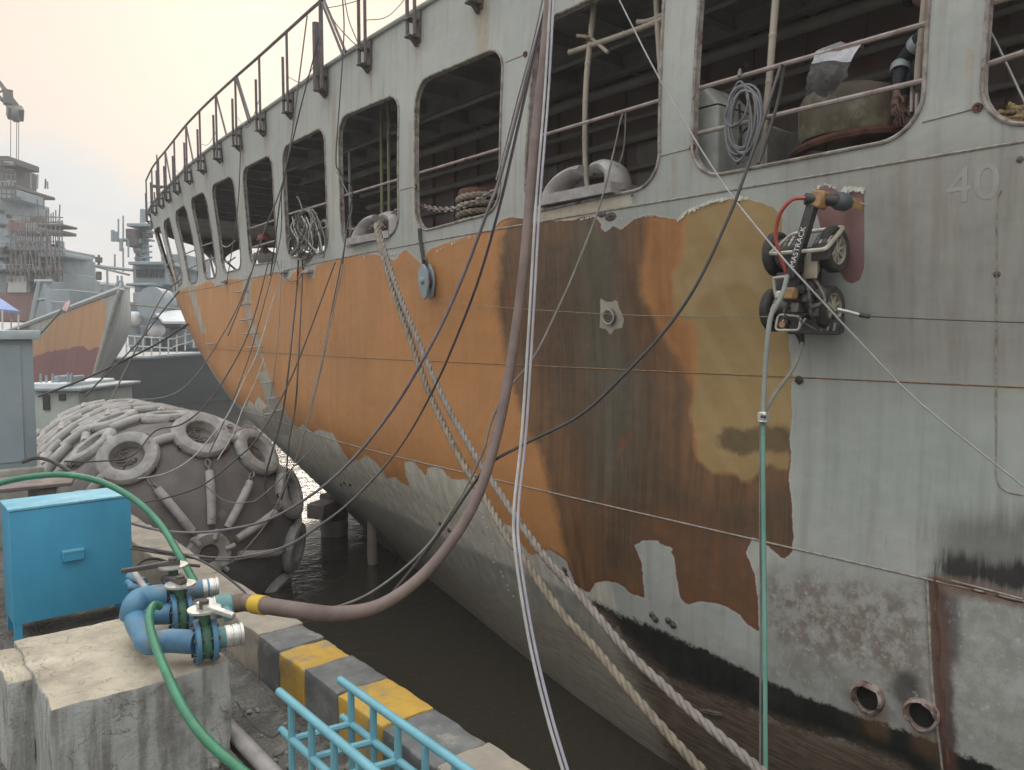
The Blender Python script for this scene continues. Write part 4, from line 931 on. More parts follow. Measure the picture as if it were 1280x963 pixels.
# rear branch: high elbow and stub
re = M3(170, 752, -1.55); MB().tube(crom([M3(166, 775, ZP)+bd*.06, M3(168, 757, -1.55), M3(178, 748, -1.53), M3(209, 744, -1.53)], 6), .066, 18).build('rear_elbow', M_VB, t)
rf = M3(212, 743, -1.53)+bd*.10
g3 = branch(rf, dr, -1.56, False, None, -dr*1.0+bd*.1, .28)
MB().cyl(g3, g3+dr*.16, .055, n=18).build('pipe_stub', M_VB, t); coupling(g3+dr*.12, dr, .058, 2)
for k, (uv0, uv1, z, r) in enumerate((((166, 742), (192, 742), -1.66, .025), ((166, 728), (185, 735), -1.7, .03), ((170, 720), (188, 745), -1.6, .02), ((164, 735), (180, 752), -1.72, .022))):
    MB().tube([M3(*uv0, z)+bd*.15, M3(*uv1, z)+bd*.15], r, 10).build('small_pipe', M_VB if k != 2 else M_CHOCK, t)
# ================================================================== floating fender in its net of tyres
M_RUB = mat('dusty grey rubber', (.18, .163, .155), (.13, .119, .114), (.23, .213, .20), scale=2.5, rough=.85, bump=.3, bscale=30, s3=2)
M_TYRE = mat('whitened old tyre', (.40, .385, .37), (.27, .26, .25), (.13, .12, .115), scale=7, rough=.9, bump=.4, s3=7, f3=(.6, .72))
M_SLEEVE = mat('whitened rubber sleeve', (.41, .395, .375), (.30, .285, .27), (.16, .15, .14), scale=7, rough=.9, bump=.5, s3=5, f3=(.58, .7), stretch=(1, 1, 1))
M_CHAIN = mat('rusted galvanised chain', (.22, .20, .18), (.15, .12, .10), scale=20)
M_NET = mat('dark debris in tyre', (.09, .075, .06), (.14, .115, .09), scale=25, bump=.8)
FR = 1.62; FC = np.array((3.32, 0, -2.80)); FY0, FY1 = 9.85+1.12, 15.7     # cap squashed to 1.05 m
CAPL = 1.12
def fend(a, ph):
    """a: arc metres from the near pole; ph: angle round the axis (0 = up, positive = towards the ship); point and outward normal"""
    q = CAPL*1.18*math.pi/2*.93
    if a < q:
        th = a/q*math.pi/2; n_ = np.array((math.sin(th)*math.sin(ph), -math.cos(th)*FR/CAPL*1.2, math.sin(th)*math.cos(ph))); p = FC+np.array((FR*math.sin(th)*math.sin(ph), FY0-CAPL*math.cos(th), FR*math.sin(th)*math.cos(ph)))
    else:
        n_ = np.array((math.sin(ph), 0, math.cos(ph))); p = FC+np.array((FR*math.sin(ph), FY0+a-q, FR*math.cos(ph)))
    return p, n_/np.linalg.norm(n_)
QA = CAPL*1.18*math.pi/2*.93
T_F = thing('floating_fender', 'big grey pneumatic fender in a net of whitened tyres between quay and ship', 'fender', (FC[0], 14, WATER))
prof = [(FR*math.sin(t_), FY0-CAPL*math.cos(t_)) for t_ in np.linspace(0.0, math.pi/2, 20)]+[(FR, y) for y in np.linspace(FY0+.5, FY1-1, 8)]+[(FR*math.cos(t_), FY1-1+CAPL*math.sin(t_)) for t_ in np.linspace(.1, math.pi/2, 12)]
Mf = Matrix(((1, 0, 0, FC[0]), (0, 0, 1, 0), (0, -1, 0, FC[2]), (0, 0, 0, 1)))
MB().lathe(prof, Mf, 56).build('body', M_RUB, T_F)
# one tyre, copied
def tyre_mb():
    Rt, w = .37, .13; pr = []
    return MB().lathe([(.195, .0), (.205, .135), (.225, .15), (.30, .152), (.345, .135), (.366, .10), (.372, .075), (.366, .045), (.345, .015), (.30, 0)], Matrix.Identity(4), 36, closed=True)
    for a in np.linspace(0, 2*math.pi, 15)[:-1]:
        ca, sa = math.cos(a), math.sin(a); pr.append((Rt-.115+.115*math.copysign(abs(ca)**.6, ca), .085*math.copysign(abs(sa)**.7, sa)+.075))
    mb = MB().lathe(pr, Matrix.Identity(4), 32, closed=True); return mb
proto = tyre_mb().build('tyre', M_TYRE, None); proto.parent = T_F
deb = MB(); random.seed(5)
for k in range(14):
    a, b = random.uniform(0, 6.28), random.uniform(0, 6.28); r1, r2 = random.uniform(.02, .13), random.uniform(.05, .15)
    deb.tube([(r1*math.cos(a), r1*math.sin(a), .02+random.uniform(0, .05)), (r2*math.cos(b), r2*math.sin(b), .01+random.uniform(0, .06))], .012, 5)
deb.lathe([(.196, .01), (.1, .025), (0, .03)], Matrix.Identity(4), 14)
dproto = deb.build('tyre_lashing', M_NET, None); dproto.parent = proto
hole = MB()
for k in range(4):
    a = k*math.pi/2; c = Vector((.345*math.cos(a), .345*math.sin(a), .075)); hole.lathe([(.0, .0), (.03, .0), (.036, .012)], frame(np.array(c)+np.array((math.cos(a), math.sin(a), 0))*.022, (math.cos(a), math.sin(a), .25)), 9)
hproto = hole.build('shackle_hole', mat('black rubber hole', (.012, .011, .01), rough=.9), None); hproto.parent = proto
first = [True]
L0 = wloc(T_F)
def tyre(a, ph, s=1., spin=0.):
    p, n_ = fend(a, ph); M_ = frame(p-n_*.045, n_, (0, -1, 0) if abs(n_[1]) < .9 else (0, 0, 1)); M_.translation -= L0; M_ = M_@Matrix.Rotation(spin, 4, 'Z')@Matrix.Scale(s, 4)
    if first[0]: proto.matrix_basis = M_; first[0] = False
    else: copy_of(proto, T_F, M_)
def sleeve(a0, p0, a1, p1, r=.058, lift=.03):
    P = []
    for t_ in np.linspace(0, 1, 7):
        q, n_ = fend(a0+(a1-a0)*t_, p0+(p1-p0)*t_); P.append(q+n_*(lift+r*.7))
    MB().tube(P, [r*.93]+[r]*5+[r*.93], 10).build('sleeve', M_SLEEVE, T_F, sharp=60)
def fchain(a0, p0, a1, p1):
    P = []
    for t_ in np.linspace(0, 1, 4):
        q, n_ = fend(a0+(a1-a0)*t_, p0+(p1-p0)*t_); P.append(q+n_*.05)
    chain_links(P, .105, .014).build('chain', M_CHAIN, T_F)
# find where the photograph's tyres sit
def fsolve(u, v):
    best = None
    for a in np.linspace(.05, 4.5, 180):
        for ph in np.linspace(-2.2, 2.4, 150):
            p, n_ = fend(a, ph)
            if np.dot(n_, p) > 0: continue
            q = proj(p+n_*.08); d = (q[0]-u)**2+(q[1]-v)**2
            if best is None or d < best[0]: best = (d, a, ph)
    return best
p_, n_ = fend(0, 0)
hub = MB().lathe([(.0, -.02), (.12, -.02), (.13, .05), (.19, .07), (.27, .075), (.29, .04), (.29, -.03)], frame(p_, n_), 26).build('end_flange', M_SLEEVE, T_F)
MB().lathe([(0, .012), (.125, .012)], frame(p_, n_), 20).build('flange_plug', M_NET, hub)
for k in range(6):
    a = k*math.pi/3+.2; c = np.array(frame(p_, n_)@Vector((.2*math.cos(a), .2*math.sin(a), .07))); d = np.array(frame(p_, n_)@Vector((.33*math.cos(a), .33*math.sin(a), .06))); MB().tube([c, d], .035, 8).build('flange_lug', M_SLEEVE, hub)
A1 = QA*.70
phs = [k*2*math.pi/12*1.0-.28 for k in range(-4, 7)]
PH = [-1.18, -.55, .10, .66, 1.22, 1.78, 2.3]
for k, ph in enumerate(PH):
    tyre(A1, ph, 1.04 if k != 0 else .95, .3*k)
    if abs(ph) < 2:
        fchain(A1-.38, ph, A1-.54, ph); sleeve(A1-.52, ph, .29, ph)
    if k+1 < len(PH):
        d = PH[k+1]-ph; sleeve(A1, ph+d*.5-.09, A1, ph+d*.5+.09, .06)
ncol = 10
rows = [A1+.92, A1+1.75, A1+2.55, A1+3.35]
for r_i, a in enumerate(rows):
    for k in range(ncol):
        ph = (k+.5*(r_i % 2))*2*math.pi/ncol-1.9
        if ph > 2.0: continue
        if r_i == 0 or (k+r_i) % 3 == 0: tyre(a, ph, .95, k)
        else: sleeve(a, ph-.24, a, ph+.24, .07, .01)
        sleeve(a, ph+.30*1.05, a, ph+.30*1.05+.04, .05) if False else None
        sleeve(a+.28 if r_i == 0 else a+.22, ph, a+.62, ph+.06, .06)
        sleeve(a+.12, ph+.20, a+.08, ph+.46, .062)
        if r_i: sleeve(a+.40, ph-.30, a+.38, ph+.12, .06, .01); sleeve(a+.60, ph-.20, a+.58, ph+.24, .06, .01)
for k, ph in enumerate(PH[:-1]):
    sleeve(A1+.36, ph, A1+.58, ph+.02, .055)
# ================================================================== ropes, hoses and cables
M_HOSE = mat('brown pink rubber hose', (.195, .142, .127), (.15, .108, .098), (.25, .195, .175), scale=5, rough=.7, bump=.2, s3=8)
M_CBL_P = mat('purplish grey cable', (.20, .17, .19), (.14, .12, .135), scale=6, rough=.55)
M_CBL_B = mat('black cable', (.035, .033, .032), (.06, .055, .05), scale=6, rough=.55)
M_CBL_G = mat('pale grey line', (.40, .40, .39), (.30, .30, .29), scale=8, rough=.7)
M_CBL_D = mat('grey weathered line', (.20, .19, .17), (.14, .13, .12), scale=8, rough=.8)
M_CBL_L = mat('lilac grey air hose', (.36, .34, .39), (.27, .26, .30), scale=6, rough=.5)
M_WIRE = mat('steel wire', (.30, .28, .25), (.2, .18, .16), scale=20, rough=.5, metal=.4)
M_GREEN = mat('green ribbed hose', (.035, .20, .105), (.03, .15, .08), (.20, .34, .22), scale=7, rough=.4, s3=6, f3=(.62, .75))
M_ROPE = mat('weathered mooring rope', (.31, .265, .20), (.22, .185, .145), (.15, .125, .10), scale=12, s3=4, f3=(.55, .7), rough=.95, bump=.8, bscale=140)
M_ROPE2 = mat('grey mooring rope', (.27, .24, .21), (.195, .17, .15), (.14, .12, .105), scale=12, s3=3, f3=(.55, .7), rough=.95, bump=.8, bscale=140)
M_YROPE = mat('yellow fibre rope', (.44, .33, .15), (.33, .245, .12), (.15, .125, .09), scale=12, s3=5, f3=(.52, .62), rough=.95, bump=.8, bscale=140)
def P3(q, off=.05):
    if len(q) == 2: return hit(q[0], q[1], off)
    return pt(q[0], q[1], q[2])
def line3(pts, off=.05):
    """points of the photograph with depth given at some of them; depth in between runs evenly"""
    n = len(pts); d = [None]*n
    for i, q in enumerate(pts):
        if len(q) == 3: d[i] = q[2] if q[2] > 0 else depth(hit(q[0], q[1], off))
    known = [i for i in range(n) if d[i] is not None]
    uv = np.array([q[:2] for q in pts], float); s = np.r_[0, np.cumsum(np.linalg.norm(np.diff(uv, axis=0), axis=1))]
    inv = np.interp(s, s[known], [1/d[i] for i in known])
    return [pt(uv[i][0], uv[i][1], 1/inv[i]) for i in range(n)]
def cable(name, label, cat, pts, r, mat_, group=None, n=8, per=8, off=.05, strands=None):
    P = crom(line3(pts, off), per); c = P[0]; t = thing(name, label, cat, P[-1], group)
    if callable(r): r = [r(i/(len(P)-1)) for i in range(len(P))]
    mb = MB()
    if strands:
        Pn = np.array(P); nb = None
        for sx_, mt in strands: MB().tube(Pn+np.array(sx_), r, n).build('strand', mt, t)
    else: mb.tube(P, r, n).build(name.split('_')[-1] if name.split('_')[-1] in ('hose', 'cable', 'rope', 'wire', 'line') else 'line', mat_, t)
    return t, P
H = -1   # depth of the plating just behind
_, HP_ = cable('discharge_hose', 'thick pinkish brown hose hanging from the ship to the valve manifold', 'hose',
      [(690, -40, 5.4), (686, 0, 5.35), (681, 60, 5.3), (668, 180, 5.2), (655, 330, 5.0), (640, 445, 4.9), (622, 540, 4.8), (597, 620, 4.7), (562, 680, 4.6), (520, 727, 4.5), (472, 758, 4.45), (420, 767, 4.4), (372, 763, 4.35), tuple(proj(HOSE0).tolist())+(depth(HOSE0),)], lambda t_: .033+.019*max(0, (t_-.62)/.38)**1.3, M_HOSE, n=12, per=10)
hb = crom([HOSE0+dr*.02, HOSE0+dr*.05], 2); T_ = bpy.data.objects['discharge_hose']
MB().tube(HP_[-5:-2], .057, 18).build('yellow_clamp', mat('yellow hose clamp', (.62, .42, .04), (.5, .33, .04)), T_)
cable('twin_air_hose', 'pair of pale lilac grey hoses hanging straight down in front of the hull', 'hose',
      [(693, -40, 5.2), (690, 0, 5.15), (683, 120, 5.0), (672, 260, 4.8), (664, 400, 4.6), (655, 540, 4.4), (645, 640, 4.2), (648, 700, 4.05), (664, 800, 3.9), (685, 890, 3.75), (709, 972, 3.6)], .0085, None, strands=[((.009, -.008, 0), M_CBL_L), ((-.009, .008, .004), M_CBL_G)])
cable('power_cable', 'thick purplish cable sagging from the hull top across the fender to the quay', 'cable',
      [(692, -40, 5.6), (682, 10, 5.6), (660, 89, 5.7), (626, 219, 5.8), (611, 260, 5.8), (583, 335, 6.0), (555, 400, 6.1), (527, 453, 6.2), (493, 509, 6.4), (445, 570, 6.6), (399, 612, 6.8), (340, 648, 7.0), (285, 662, 7.2), (235, 666, 7.3), (185, 660, 7.3), (120, 640, 7.2)], .013, M_CBL_P)
cable('double_cable', 'dark double cable from the hull top ending by the rear valves', 'cable',
      [(694, -40, 5.5), (674, 41, 5.6), (640, 192, 5.7), (624, 260, 5.8), (602, 338, 5.9), (577, 406, 6.0), (543, 484, 6.1), (499, 560, 6.2), (440, 625, 6.3), (390, 663, 6.4), (354, 684, 6.4), (310, 695, 6.4), (272, 698, 6.4), (220, 692, 6.3), (165, 683, 6.1)], .0065, None, strands=[((.008, .0, .004), M_CBL_P), ((-.012, 0, -.018), M_CBL_B)])
cable('rail_cable', 'thin grey cable looped over the rail above the open chock, down to the brown hose', 'cable',
      [(791, 243, 0), (783, 248, 6.1), (772, 250, 6.1), (764, 242, 6.15), (766, 225, 6.2), (779, 190, 6.3), (782, 150, 6.3), (781, 138, 6.3), (776, 150, 6.2), (768, 186, 6.1), (750, 256, 5.8), (720, 335, 5.5), (695, 391, 5.3), (667, 447, 5.1), (633, 490, 5.0), (614, 528, 4.95), (605, 562, 4.9), (585, 605, 4.9), (562, 642, 4.85), (538, 678, 4.8), (502, 713, 4.75), (460, 743, 4.7), (420, 759, 4.6), (385, 766, 4.55)], .0075, M_CBL_D, per=7)
cable('black_cable', 'black cable from the near opening curving down across the ochre patch to the brown hose', 'cable',
      [(948, 205, 4.7), (955, 185, 4.72), (966, 150, 4.72), (974, 120, 4.72), (979, 90, 4.7), (976, 82, 4.68), (972, 95, 4.62), (951, 161, 4.55), (927, 230, 4.5), (912, 269, 4.5), (873, 352, 4.5), (834, 410, 4.55), (785, 464, 4.6), (727, 518, 4.7), (658, 554, 4.75), (615, 578, 4.8), (590, 608, 4.85), (560, 652, 4.85), (528, 695, 4.8), (490, 742, 4.75)], .010, M_CBL_B, per=7)
cable('taut_white_line', 'taut pale line running down from the opening across the robot to the right', 'rope',
      [(770, -8, 5.2), (826, 102, 5.0), (900, 224, 4.75), (964, 306, 4.35), (1027, 376, 4.2), (1077, 430, 4.2), (1150, 504, 4.1), (1292, 618, 3.9)], .0055, M_CBL_G, per=3)
cable('upper_white_line', 'pale line crossing the rightmost opening at the top', 'rope', [(1214, -6, 4.2), (1250, 63, 4.1), (1290, 148, 4.0)], .006, M_CBL_G, per=3)
# hoses at the left
cable('green_garden_hose', 'green hose arching behind the blue box down to the rear coupling', 'hose',
      [(-40, 616, 5.6), (0, 604, 5.7), (40, 596, 5.8), (85, 594, 5.8), (130, 604, 5.8), (170, 626, 5.7), (200, 655, 5.5), (222, 690, 5.2), (240, 722, 5.0), (249, 735, 4.95)], .024, M_GREEN, n=12)
cable('front_green_hose', 'green hose dropping over the front of the concrete plinth', 'hose',
      [(200, 758, 4.25), (192, 757, 4.2), (187, 768, 4.1), (188, 785, 4.0), (197, 815, 3.82), (212, 850, 3.62), (232, 890, 3.42), (258, 925, 3.25), (300, 962, 3.1), (330, 985, 3.0)], .022, M_GREEN, n=12)
cable('black_ground_cable', 'black cable lying over the kerb behind the valves', 'cable',
      [(160, 682, 6.9), (200, 690, 6.6), (240, 697, 6.3), (270, 712, 6.1), (300, 735, 5.9), (312, 748, 5.75)], .009, M_CBL_B)
cable('short_black_hose', 'short black hose bent behind the pipes next to the blue box', 'hose', [(163, 716, 5.6), (172, 706, 5.7), (182, 700, 5.8), (196, 699, 5.9), (215, 704, 6.0), (250, 708, 6.1)], .012, M_CBL_B)
cable('kiosk_cable', 'black cable bending up beside the foot of the kiosk', 'cable', [(28, 578, 8.3), (45, 573, 8.3), (62, 576, 8.2), (82, 586, 8.1), (92, 594, 8.0)], .02, M_CBL_B)
cable('ground_wire', 'thin dark wire on the gravel beside the plinth', 'wire', [(296, 878, 4.05), (312, 902, 3.9), (330, 917, 3.8), (342, 921, 3.75), (356, 912, 3.8), (374, 914, 3.75)], .005, M_CBL_B)
# thin lines from the openings near the bow down past the fender
for lab, pts, r, m_ in (
    ('black line from the coil under the sixth opening hanging past the fender', [(373, 325, 0), (371, 361, 0), (364, 430, 9.3), (357, 492, 9.0), (350, 530, 8.9), (340, 565, 8.8), (332, 597, 8.8), (333, 622, 8.8), (344, 630, 8.8), (352, 618, 8.8), (360, 590, 8.8)], .011, M_CBL_B),
    ('second black line from the coil hanging straight to the fender edge', [(378, 325, 0), (378, 345, 0), (373, 449, 9.2), (369, 509, 9.0), (360, 560, 8.8), (358, 600, 8.8), (352, 625, 8.8)], .010, M_CBL_B),
    ('black line from the fourth opening slanting over the fender top tyre', [(336, 326, 0), (316, 401, 11.2), (295, 449, 10.8), (261, 502, 10.2), (228, 530, 9.9), (194, 539, 9.8), (165, 570, 9.5), (120, 577, 9.3), (80, 577, 9.2)], .010, M_CBL_B),
    ('grey line from under the fourth opening sagging to the fender crown', [(314, 340, 0), (294, 390, 13), (264, 442, 13), (242, 473, 13), (222, 490, 13), (199, 498, 13), (160, 500, 13.5)], .011, M_CBL_D),
    ('dark line from the lug left of the coil slanting across both fender tyres', [(419, 328, 0), (383, 425, 9.3), (359, 483, 9.0), (324, 545, 8.6), (299, 571, 8.5), (254, 606, 8.3), (210, 622, 8.2), (170, 630, 8.1)], .009, M_CBL_B),
    ('grey line right of the coil slanting to the fender hub', [(429, 328, 0), (409, 425, 8.9), (395, 487, 8.8), (377, 552, 8.6), (359, 602, 8.6), (334, 653, 8.5), (299, 695, 8.4), (277, 710, 8.4)], .008, M_CBL_D),
    ('pale line from the ladder strip slanting to the middle fender tyre', [(345, 362, 0), (323, 437, 10.2), (304, 478, 9.8), (285, 518, 9.4), (267, 542, 9.1), (242, 571, 8.8), (210, 591, 8.6), (172, 599, 8.5)], .008, M_CBL_G),
    ('faint pale line hanging straight down from the fourth opening', [(352, 325, 0), (349, 400, 0), (345, 449, 0), (337, 507, 0)], .007, M_CBL_G),
    ('dark line from the deck rail down past the third opening', [(384, 20, 9.9), (362, 187, 10.1), (350, 239, 10.3), (328, 295, 10.8), (309, 358, 11.2), (285, 420, 11.4)], .010, M_CBL_D),
    ('dark line hung from the tall rail post beside it', [(399, 46, 9.7), (372, 150, 10.0), (352, 240, 10.2), (344, 300, 10.4), (338, 345, 10.6)], .009, M_CBL_B),
    ('thin line drooping from the thick rail post down the pillar', [(428, -5, 9.0), (430, 40, 9.0), (425, 120, 8.9), (420, 195, 8.8), (424, 215, 8.8), (440, 236, 8.8), (436, 270, 8.8), (428, 330, 8.7)], .008, M_CBL_B),
    ('thin dark line hanging from the rail past the fourth pillar', [(301, 178, 0), (298, 250, 0), (292, 300, 0), (284, 350, 0)], .009, M_CBL_D),
    ('grey mooring line from the bow opening down to the left', [(233, 345, 18), (210, 362, 17.5), (197, 381, 17), (178, 420, 16.5), (149, 479, 16), (130, 520, 15.5)], .016, M_CBL_D),
    ('dark mooring line from the bow leading left to the quay', [(229, 358, 18), (201, 392, 17), (172, 429, 16), (124, 477, 14.8), (106, 496, 14.4)], .016, M_CBL_B),
    ('lowest dark mooring line passing under the bow to the kiosk', [(236, 405, 17.5), (200, 428, 16.5), (167, 445, 15.8), (110, 472, 14.8), (48, 496, 14)], .022, M_CBL_B),
    ('second pale line beside it from the ladder strip towards the fender', [(330, 448, 10.2), (318, 480, 9.9), (303, 512, 9.5), (290, 545, 9.2), (272, 575, 8.9)], .006, M_CBL_G),
    ('fine dark stay from the thick rail post to the next bracket', [(409, 10, 9.3), (420, 30, 9.1), (440, 52, 8.9), (452, 62, 8.8)], .006, M_CBL_B),
    ('fine line from above the frame to the deck edge by the thick post', [(430, -6, 9), (436, 25, 8.9), (447, 53, 8.8)], .006, M_CBL_B),
    ('fine stay drooping from the thick post along the rail', [(409, 10, 9.3), (426, 7, 9.1), (447, 1, 8.8), (470, -8, 8.6)], .005, M_CBL_B),
    ('dark line from the sill of the seventh opening dropping to the orange side', [(421, 215, 0), (436, 245, 0), (440, 262, 0), (434, 285, 0), (428, 322, 0), (412, 400, 0), (398, 470, 9.0), (380, 540, 8.8)], .008, M_CBL_D),
    ('thin dark line from the fifth opening to the fender edge', [(352, 240, 0), (350, 300, 0), (330, 380, 10.4), (310, 450, 10), (283, 520, 9.4), (262, 566, 9.1)], .007, M_CBL_B),
    ('thin grey line looping from the coil to the next opening', [(385, 318, 0), (376, 345, 0), (366, 352, 0), (352, 344, 0), (346, 326, 0)], .008, M_CBL_D),
    ('thin line rising from the chock past the pillar to the top cable bunch', [(620, 225, 0), (630, 190, 0), (648, 120, 6.0), (668, 45, 5.7), (682, -20, 5.5)], .006, M_CBL_G),
    ('grey line drooping between two fender tyres', [(392, 560, 8.5), (330, 618, 8.4), (310, 628, 8.4), (284, 627, 8.4), (262, 612, 8.4), (250, 598, 8.4)], .007, M_CBL_D)):
    cable('hanging_line', lab, 'line', pts, r, m_, 'thin lines hanging from the ship')
# laid mooring ropes
def laid_rope(P, r, lay=.24):
    P = np.array(P); s = np.r_[0, np.cumsum(np.linalg.norm(np.diff(P, axis=0), axis=1))]; step = lay/9; m_ = int(s[-1]/step); S_ = np.linspace(0, s[-1], m_)
    Q = np.stack([np.interp(S_, s, P[:, j]) for j in range(3)], -1); mb = MB(); T = np.gradient(Q, axis=0); T /= np.linalg.norm(T, axis=1)[:, None]
    a = np.array((.3, .2, .93)); n1 = a-T*(T@a)[:, None]; n1 /= np.linalg.norm(n1, axis=1)[:, None]; n2 = np.cross(T, n1)
    for k in range(3):
        ph = 2*math.pi*(S_/lay+k/3); mb.tube(Q+(n1*np.cos(ph)[:, None]+n2*np.sin(ph)[:, None])*r*.48, r*.56, 6)
    return mb
def mooring(name, label, pts, r, m_, lay=.22, group=None, cat='rope'):
    P = crom(line3(pts), 10); t = thing(name, label, cat, P[-1], group); laid_rope(P, r, lay).build('rope', m_, t, sharp=80); return t
mooring('mooring_rope', 'lower mooring rope from the grey chock down towards the quay, yellowish near the end', [(478, 283, 8.0), (471, 287, 7.85), (490, 360, 7.4), (512, 422, 7.0), (536, 490, 6.6), (565, 553, 6.2), (582, 585, 6.0), (605, 621, 5.75), (635, 673, 5.4), (647, 688, 5.3), (700, 764, 4.9), (741, 808, 4.7), (791, 868, 4.4), (835, 918, 4.2), (880, 966, 4.0)], .029, M_ROPE, group='mooring ropes from the chock')
mooring('mooring_rope', 'upper mooring rope from the grey chock, nearer the plating', [(480, 284, 8.0), (474, 289, 7.85), (496, 360, 7.3), (521, 422, 6.85), (552, 494, 6.4), (586, 556, 6.0), (602, 582, 5.8), (635, 632, 5.45), (657, 664, 5.2), (684, 700, 4.95), (727, 747, 4.65), (781, 811, 4.3), (828, 856, 4.1), (876, 900, 3.85), (930, 946, 3.65), (958, 970, 3.5)], .027, M_ROPE2, group='mooring ropes from the chock')
# hook-up for the robot
cable('robot_tether_hose', 'pale grey and green hose hanging from the robot to the bottom edge', 'hose',
      [(984, 345, 4.45), (979, 365, 4.4), (972, 380, 4.36), (963, 398, 4.34), (958, 440, 4.33), (955, 490, 4.32), (954, 521, 4.3)], .0145, mat('grey green sheathed hose', (.25, .27, .245), (.18, .19, .175), scale=9), n=10)
cable('green_water_hose', 'straight green hose hanging below the joint clamp of the robot tether', 'hose', [(954, 521, 4.3), (954, 600, 4.25), (955, 700, 4.2), (956, 800, 4.1), (957, 975, 3.95)], .0125, mat('sea green hose', (.10, .26, .20), (.15, .30, .25), (.30, .38, .34), scale=3, s3=2), n=10)
cable('thin_grey_cable', 'thin grey cable hanging alongside the straight green hose', 'cable', [(951, 521, 4.32), (950, 640, 4.25), (951, 760, 4.2), (950, 975, 4.0)], .006, M_CBL_D)
cable('robot_power_lead', 'curved grey lead from the bottom of the robot to the hose clamp', 'cable', [(1003, 428, 4.6), (1000, 440, 4.6), (992, 460, 4.55), (978, 480, 4.5), (966, 497, 4.4), (957, 515, 4.32), (954, 523, 4.3)], .011, M_CBL_D)
t = thing('hose_clamp', 'small pale clamp joining the two leads below the robot', 'clamp', pt(954, 522, 4.28))
MB().box(pt(954, 521, 4.28), (.05, .05, .055)).box(pt(954, 527, 4.27), (.04, .06, .012)).build('clamp_body', M_ALU, t, bevel=.006); MB().cyl(pt(951, 521, 4.24), pt(957, 521, 4.24), .008).build('clamp_bolt', M_DARKSTEEL, t)
cable('guide_wire_forward', 'thin wire stretched from the hanging block across the hull to the robot', 'wire', [(536, 372, 0), (600, 382, 0), (763, 393, 0), (900, 396, 0), (960, 396, 4.55)], .0028, M_WIRE, off=.05)
cable('guide_wire_aft', 'thin wire stretched from the robot hook to the right edge', 'wire', [(1087, 396, 4.55), (1180, 400, 0), (1290, 404, 0)], .0032, M_CBL_B, off=.08)
# pulley block below the pillar
q = hit(533, 351, .07); n_ = hull_n(q); t = thing('pulley_block', 'grey steel pulley block hanging from the pillar strap on the orange side', 'pulley block', q)
M_ = frame(q, n_); mb = MB()
sh = [(-.10, .0), (-.075, .11), (-.02, .17), (.035, .17), (.09, .09), (.10, -.02), (.05, -.17), (.0, -.20), (-.045, -.16)]
for z0, z1, nm, m2 in ((-.05, -.022, 'cheek_plate', M_KIOSK), (.022, .05, 'cheek_plate', M_KIOSK)):
    MB().hexa([M_@Vector((a, b, z0)) for a, b in sh], [M_@Vector((a, b, z1)) for a, b in sh]).build(nm, m2, t, bevel=.006)
MB().lathe([(0, -.018), (.09, -.018), (.075, 0), (.09, .018), (0, .018)], M_, 22).build('sheave', M_DARKSTEEL, t)
MB().lathe([(0, .05), (.035, .05), (.03, .075), (0, .08)], M_, 14).build('pin', M_KIOSK, t)
a = hit(530, 330, .05); MB().tube(crom([np.array(M_@Vector((-.03, .15, 0))), np.array(M_@Vector((-.04, .20, 0))), np.array(M_@Vector((0, .235, 0))), np.array(M_@Vector((.03, .20, 0))), np.array(M_@Vector((.02, .15, 0)))], 5), .012, 6).build('shackle', M_DARKSTEEL, t)
MB().tube([M_@Vector((0, .225, 0)), a], .012, 6).build('hanger', M_RUST, t)
# yellow rope hitched at the nearest opening on the right
t = thing('yellow_rope', 'yellow fibre rope knotted over the sill of the rightmost opening', 'rope', hit(1262, 150, .05))
for k, pts in enumerate(([(1252, 140, 4.25), (1246, 152, 4.2), (1247, 166, 4.18), (1254, 176, 4.17), (1266, 181, 4.16), (1284, 178, 4.15)], [(1281, 140, 4.1), (1274, 150, 4.1), (1270, 170, 4.1), (1264, 190, 4.1), (1259, 210, 4.1), (1258, 225, 4.1), (1264, 235, 4.1), (1275, 239, 4.1), (1292, 238, 4.1)],
        [(1250, 146, 4.2), (1262, 140, 4.15), (1278, 136, 4.15), (1295, 134, 4.2)], [(1252, 150, 4.16), (1266, 150, 4.1), (1280, 144, 4.1), (1296, 146, 4.1)], [(1262, 132, 4.25), (1275, 140, 4.12), (1290, 152, 4.1)])):
    laid_rope(crom(line3(pts), 8), .021, .15).build('rope_turn', M_YROPE, t, sharp=80)
# coils and turns
def coil(name, label, c, ax, ay, rx, ry, n, r, m_, cat='cable coil'):
    t = thing(name, label, cat, c); random.seed(len(label)); P = []
    for k in range(n):
        fx, fy = random.uniform(.82, 1.06), random.uniform(.86, 1.05); ox, oy = random.uniform(-.03, .03), random.uniform(-.04, .02); oz = random.uniform(-.04, .04)
        for a in np.linspace(0, 2*math.pi, 25)[:-1]: P.append(c+ax*(rx*fx*math.sin(a)+ox)+ay*(ry*fy*math.cos(a)+oy+ry*(1-fy))+np.cross(ax, ay)*(oz+.01*math.sin(3*a+k)))
    # smooth over the hops between turns
    P = np.array(P); K = np.ones(5)/5; Q = np.stack([np.convolve(np.pad(P[:, j], 2, mode='edge'), K, 'valid') for j in range(3)], -1)
    MB().tube(Q, r, 6).build('coil', m_, t); return t
q = hit(928, 152, .03); n_ = hull_n(q); ax = np.array((0, 1., 0)); ay = np.array((0, 0, 1.))
M_COIL = mat('dark grey coiled cable', (.17, .17, .185), (.11, .11, .12), scale=9, rough=.5)
tc_ = coil('cable_coil', 'grey cable coil hung over the rail of the near opening', q, ax, ay, .125, .235, 11, .009, M_COIL)
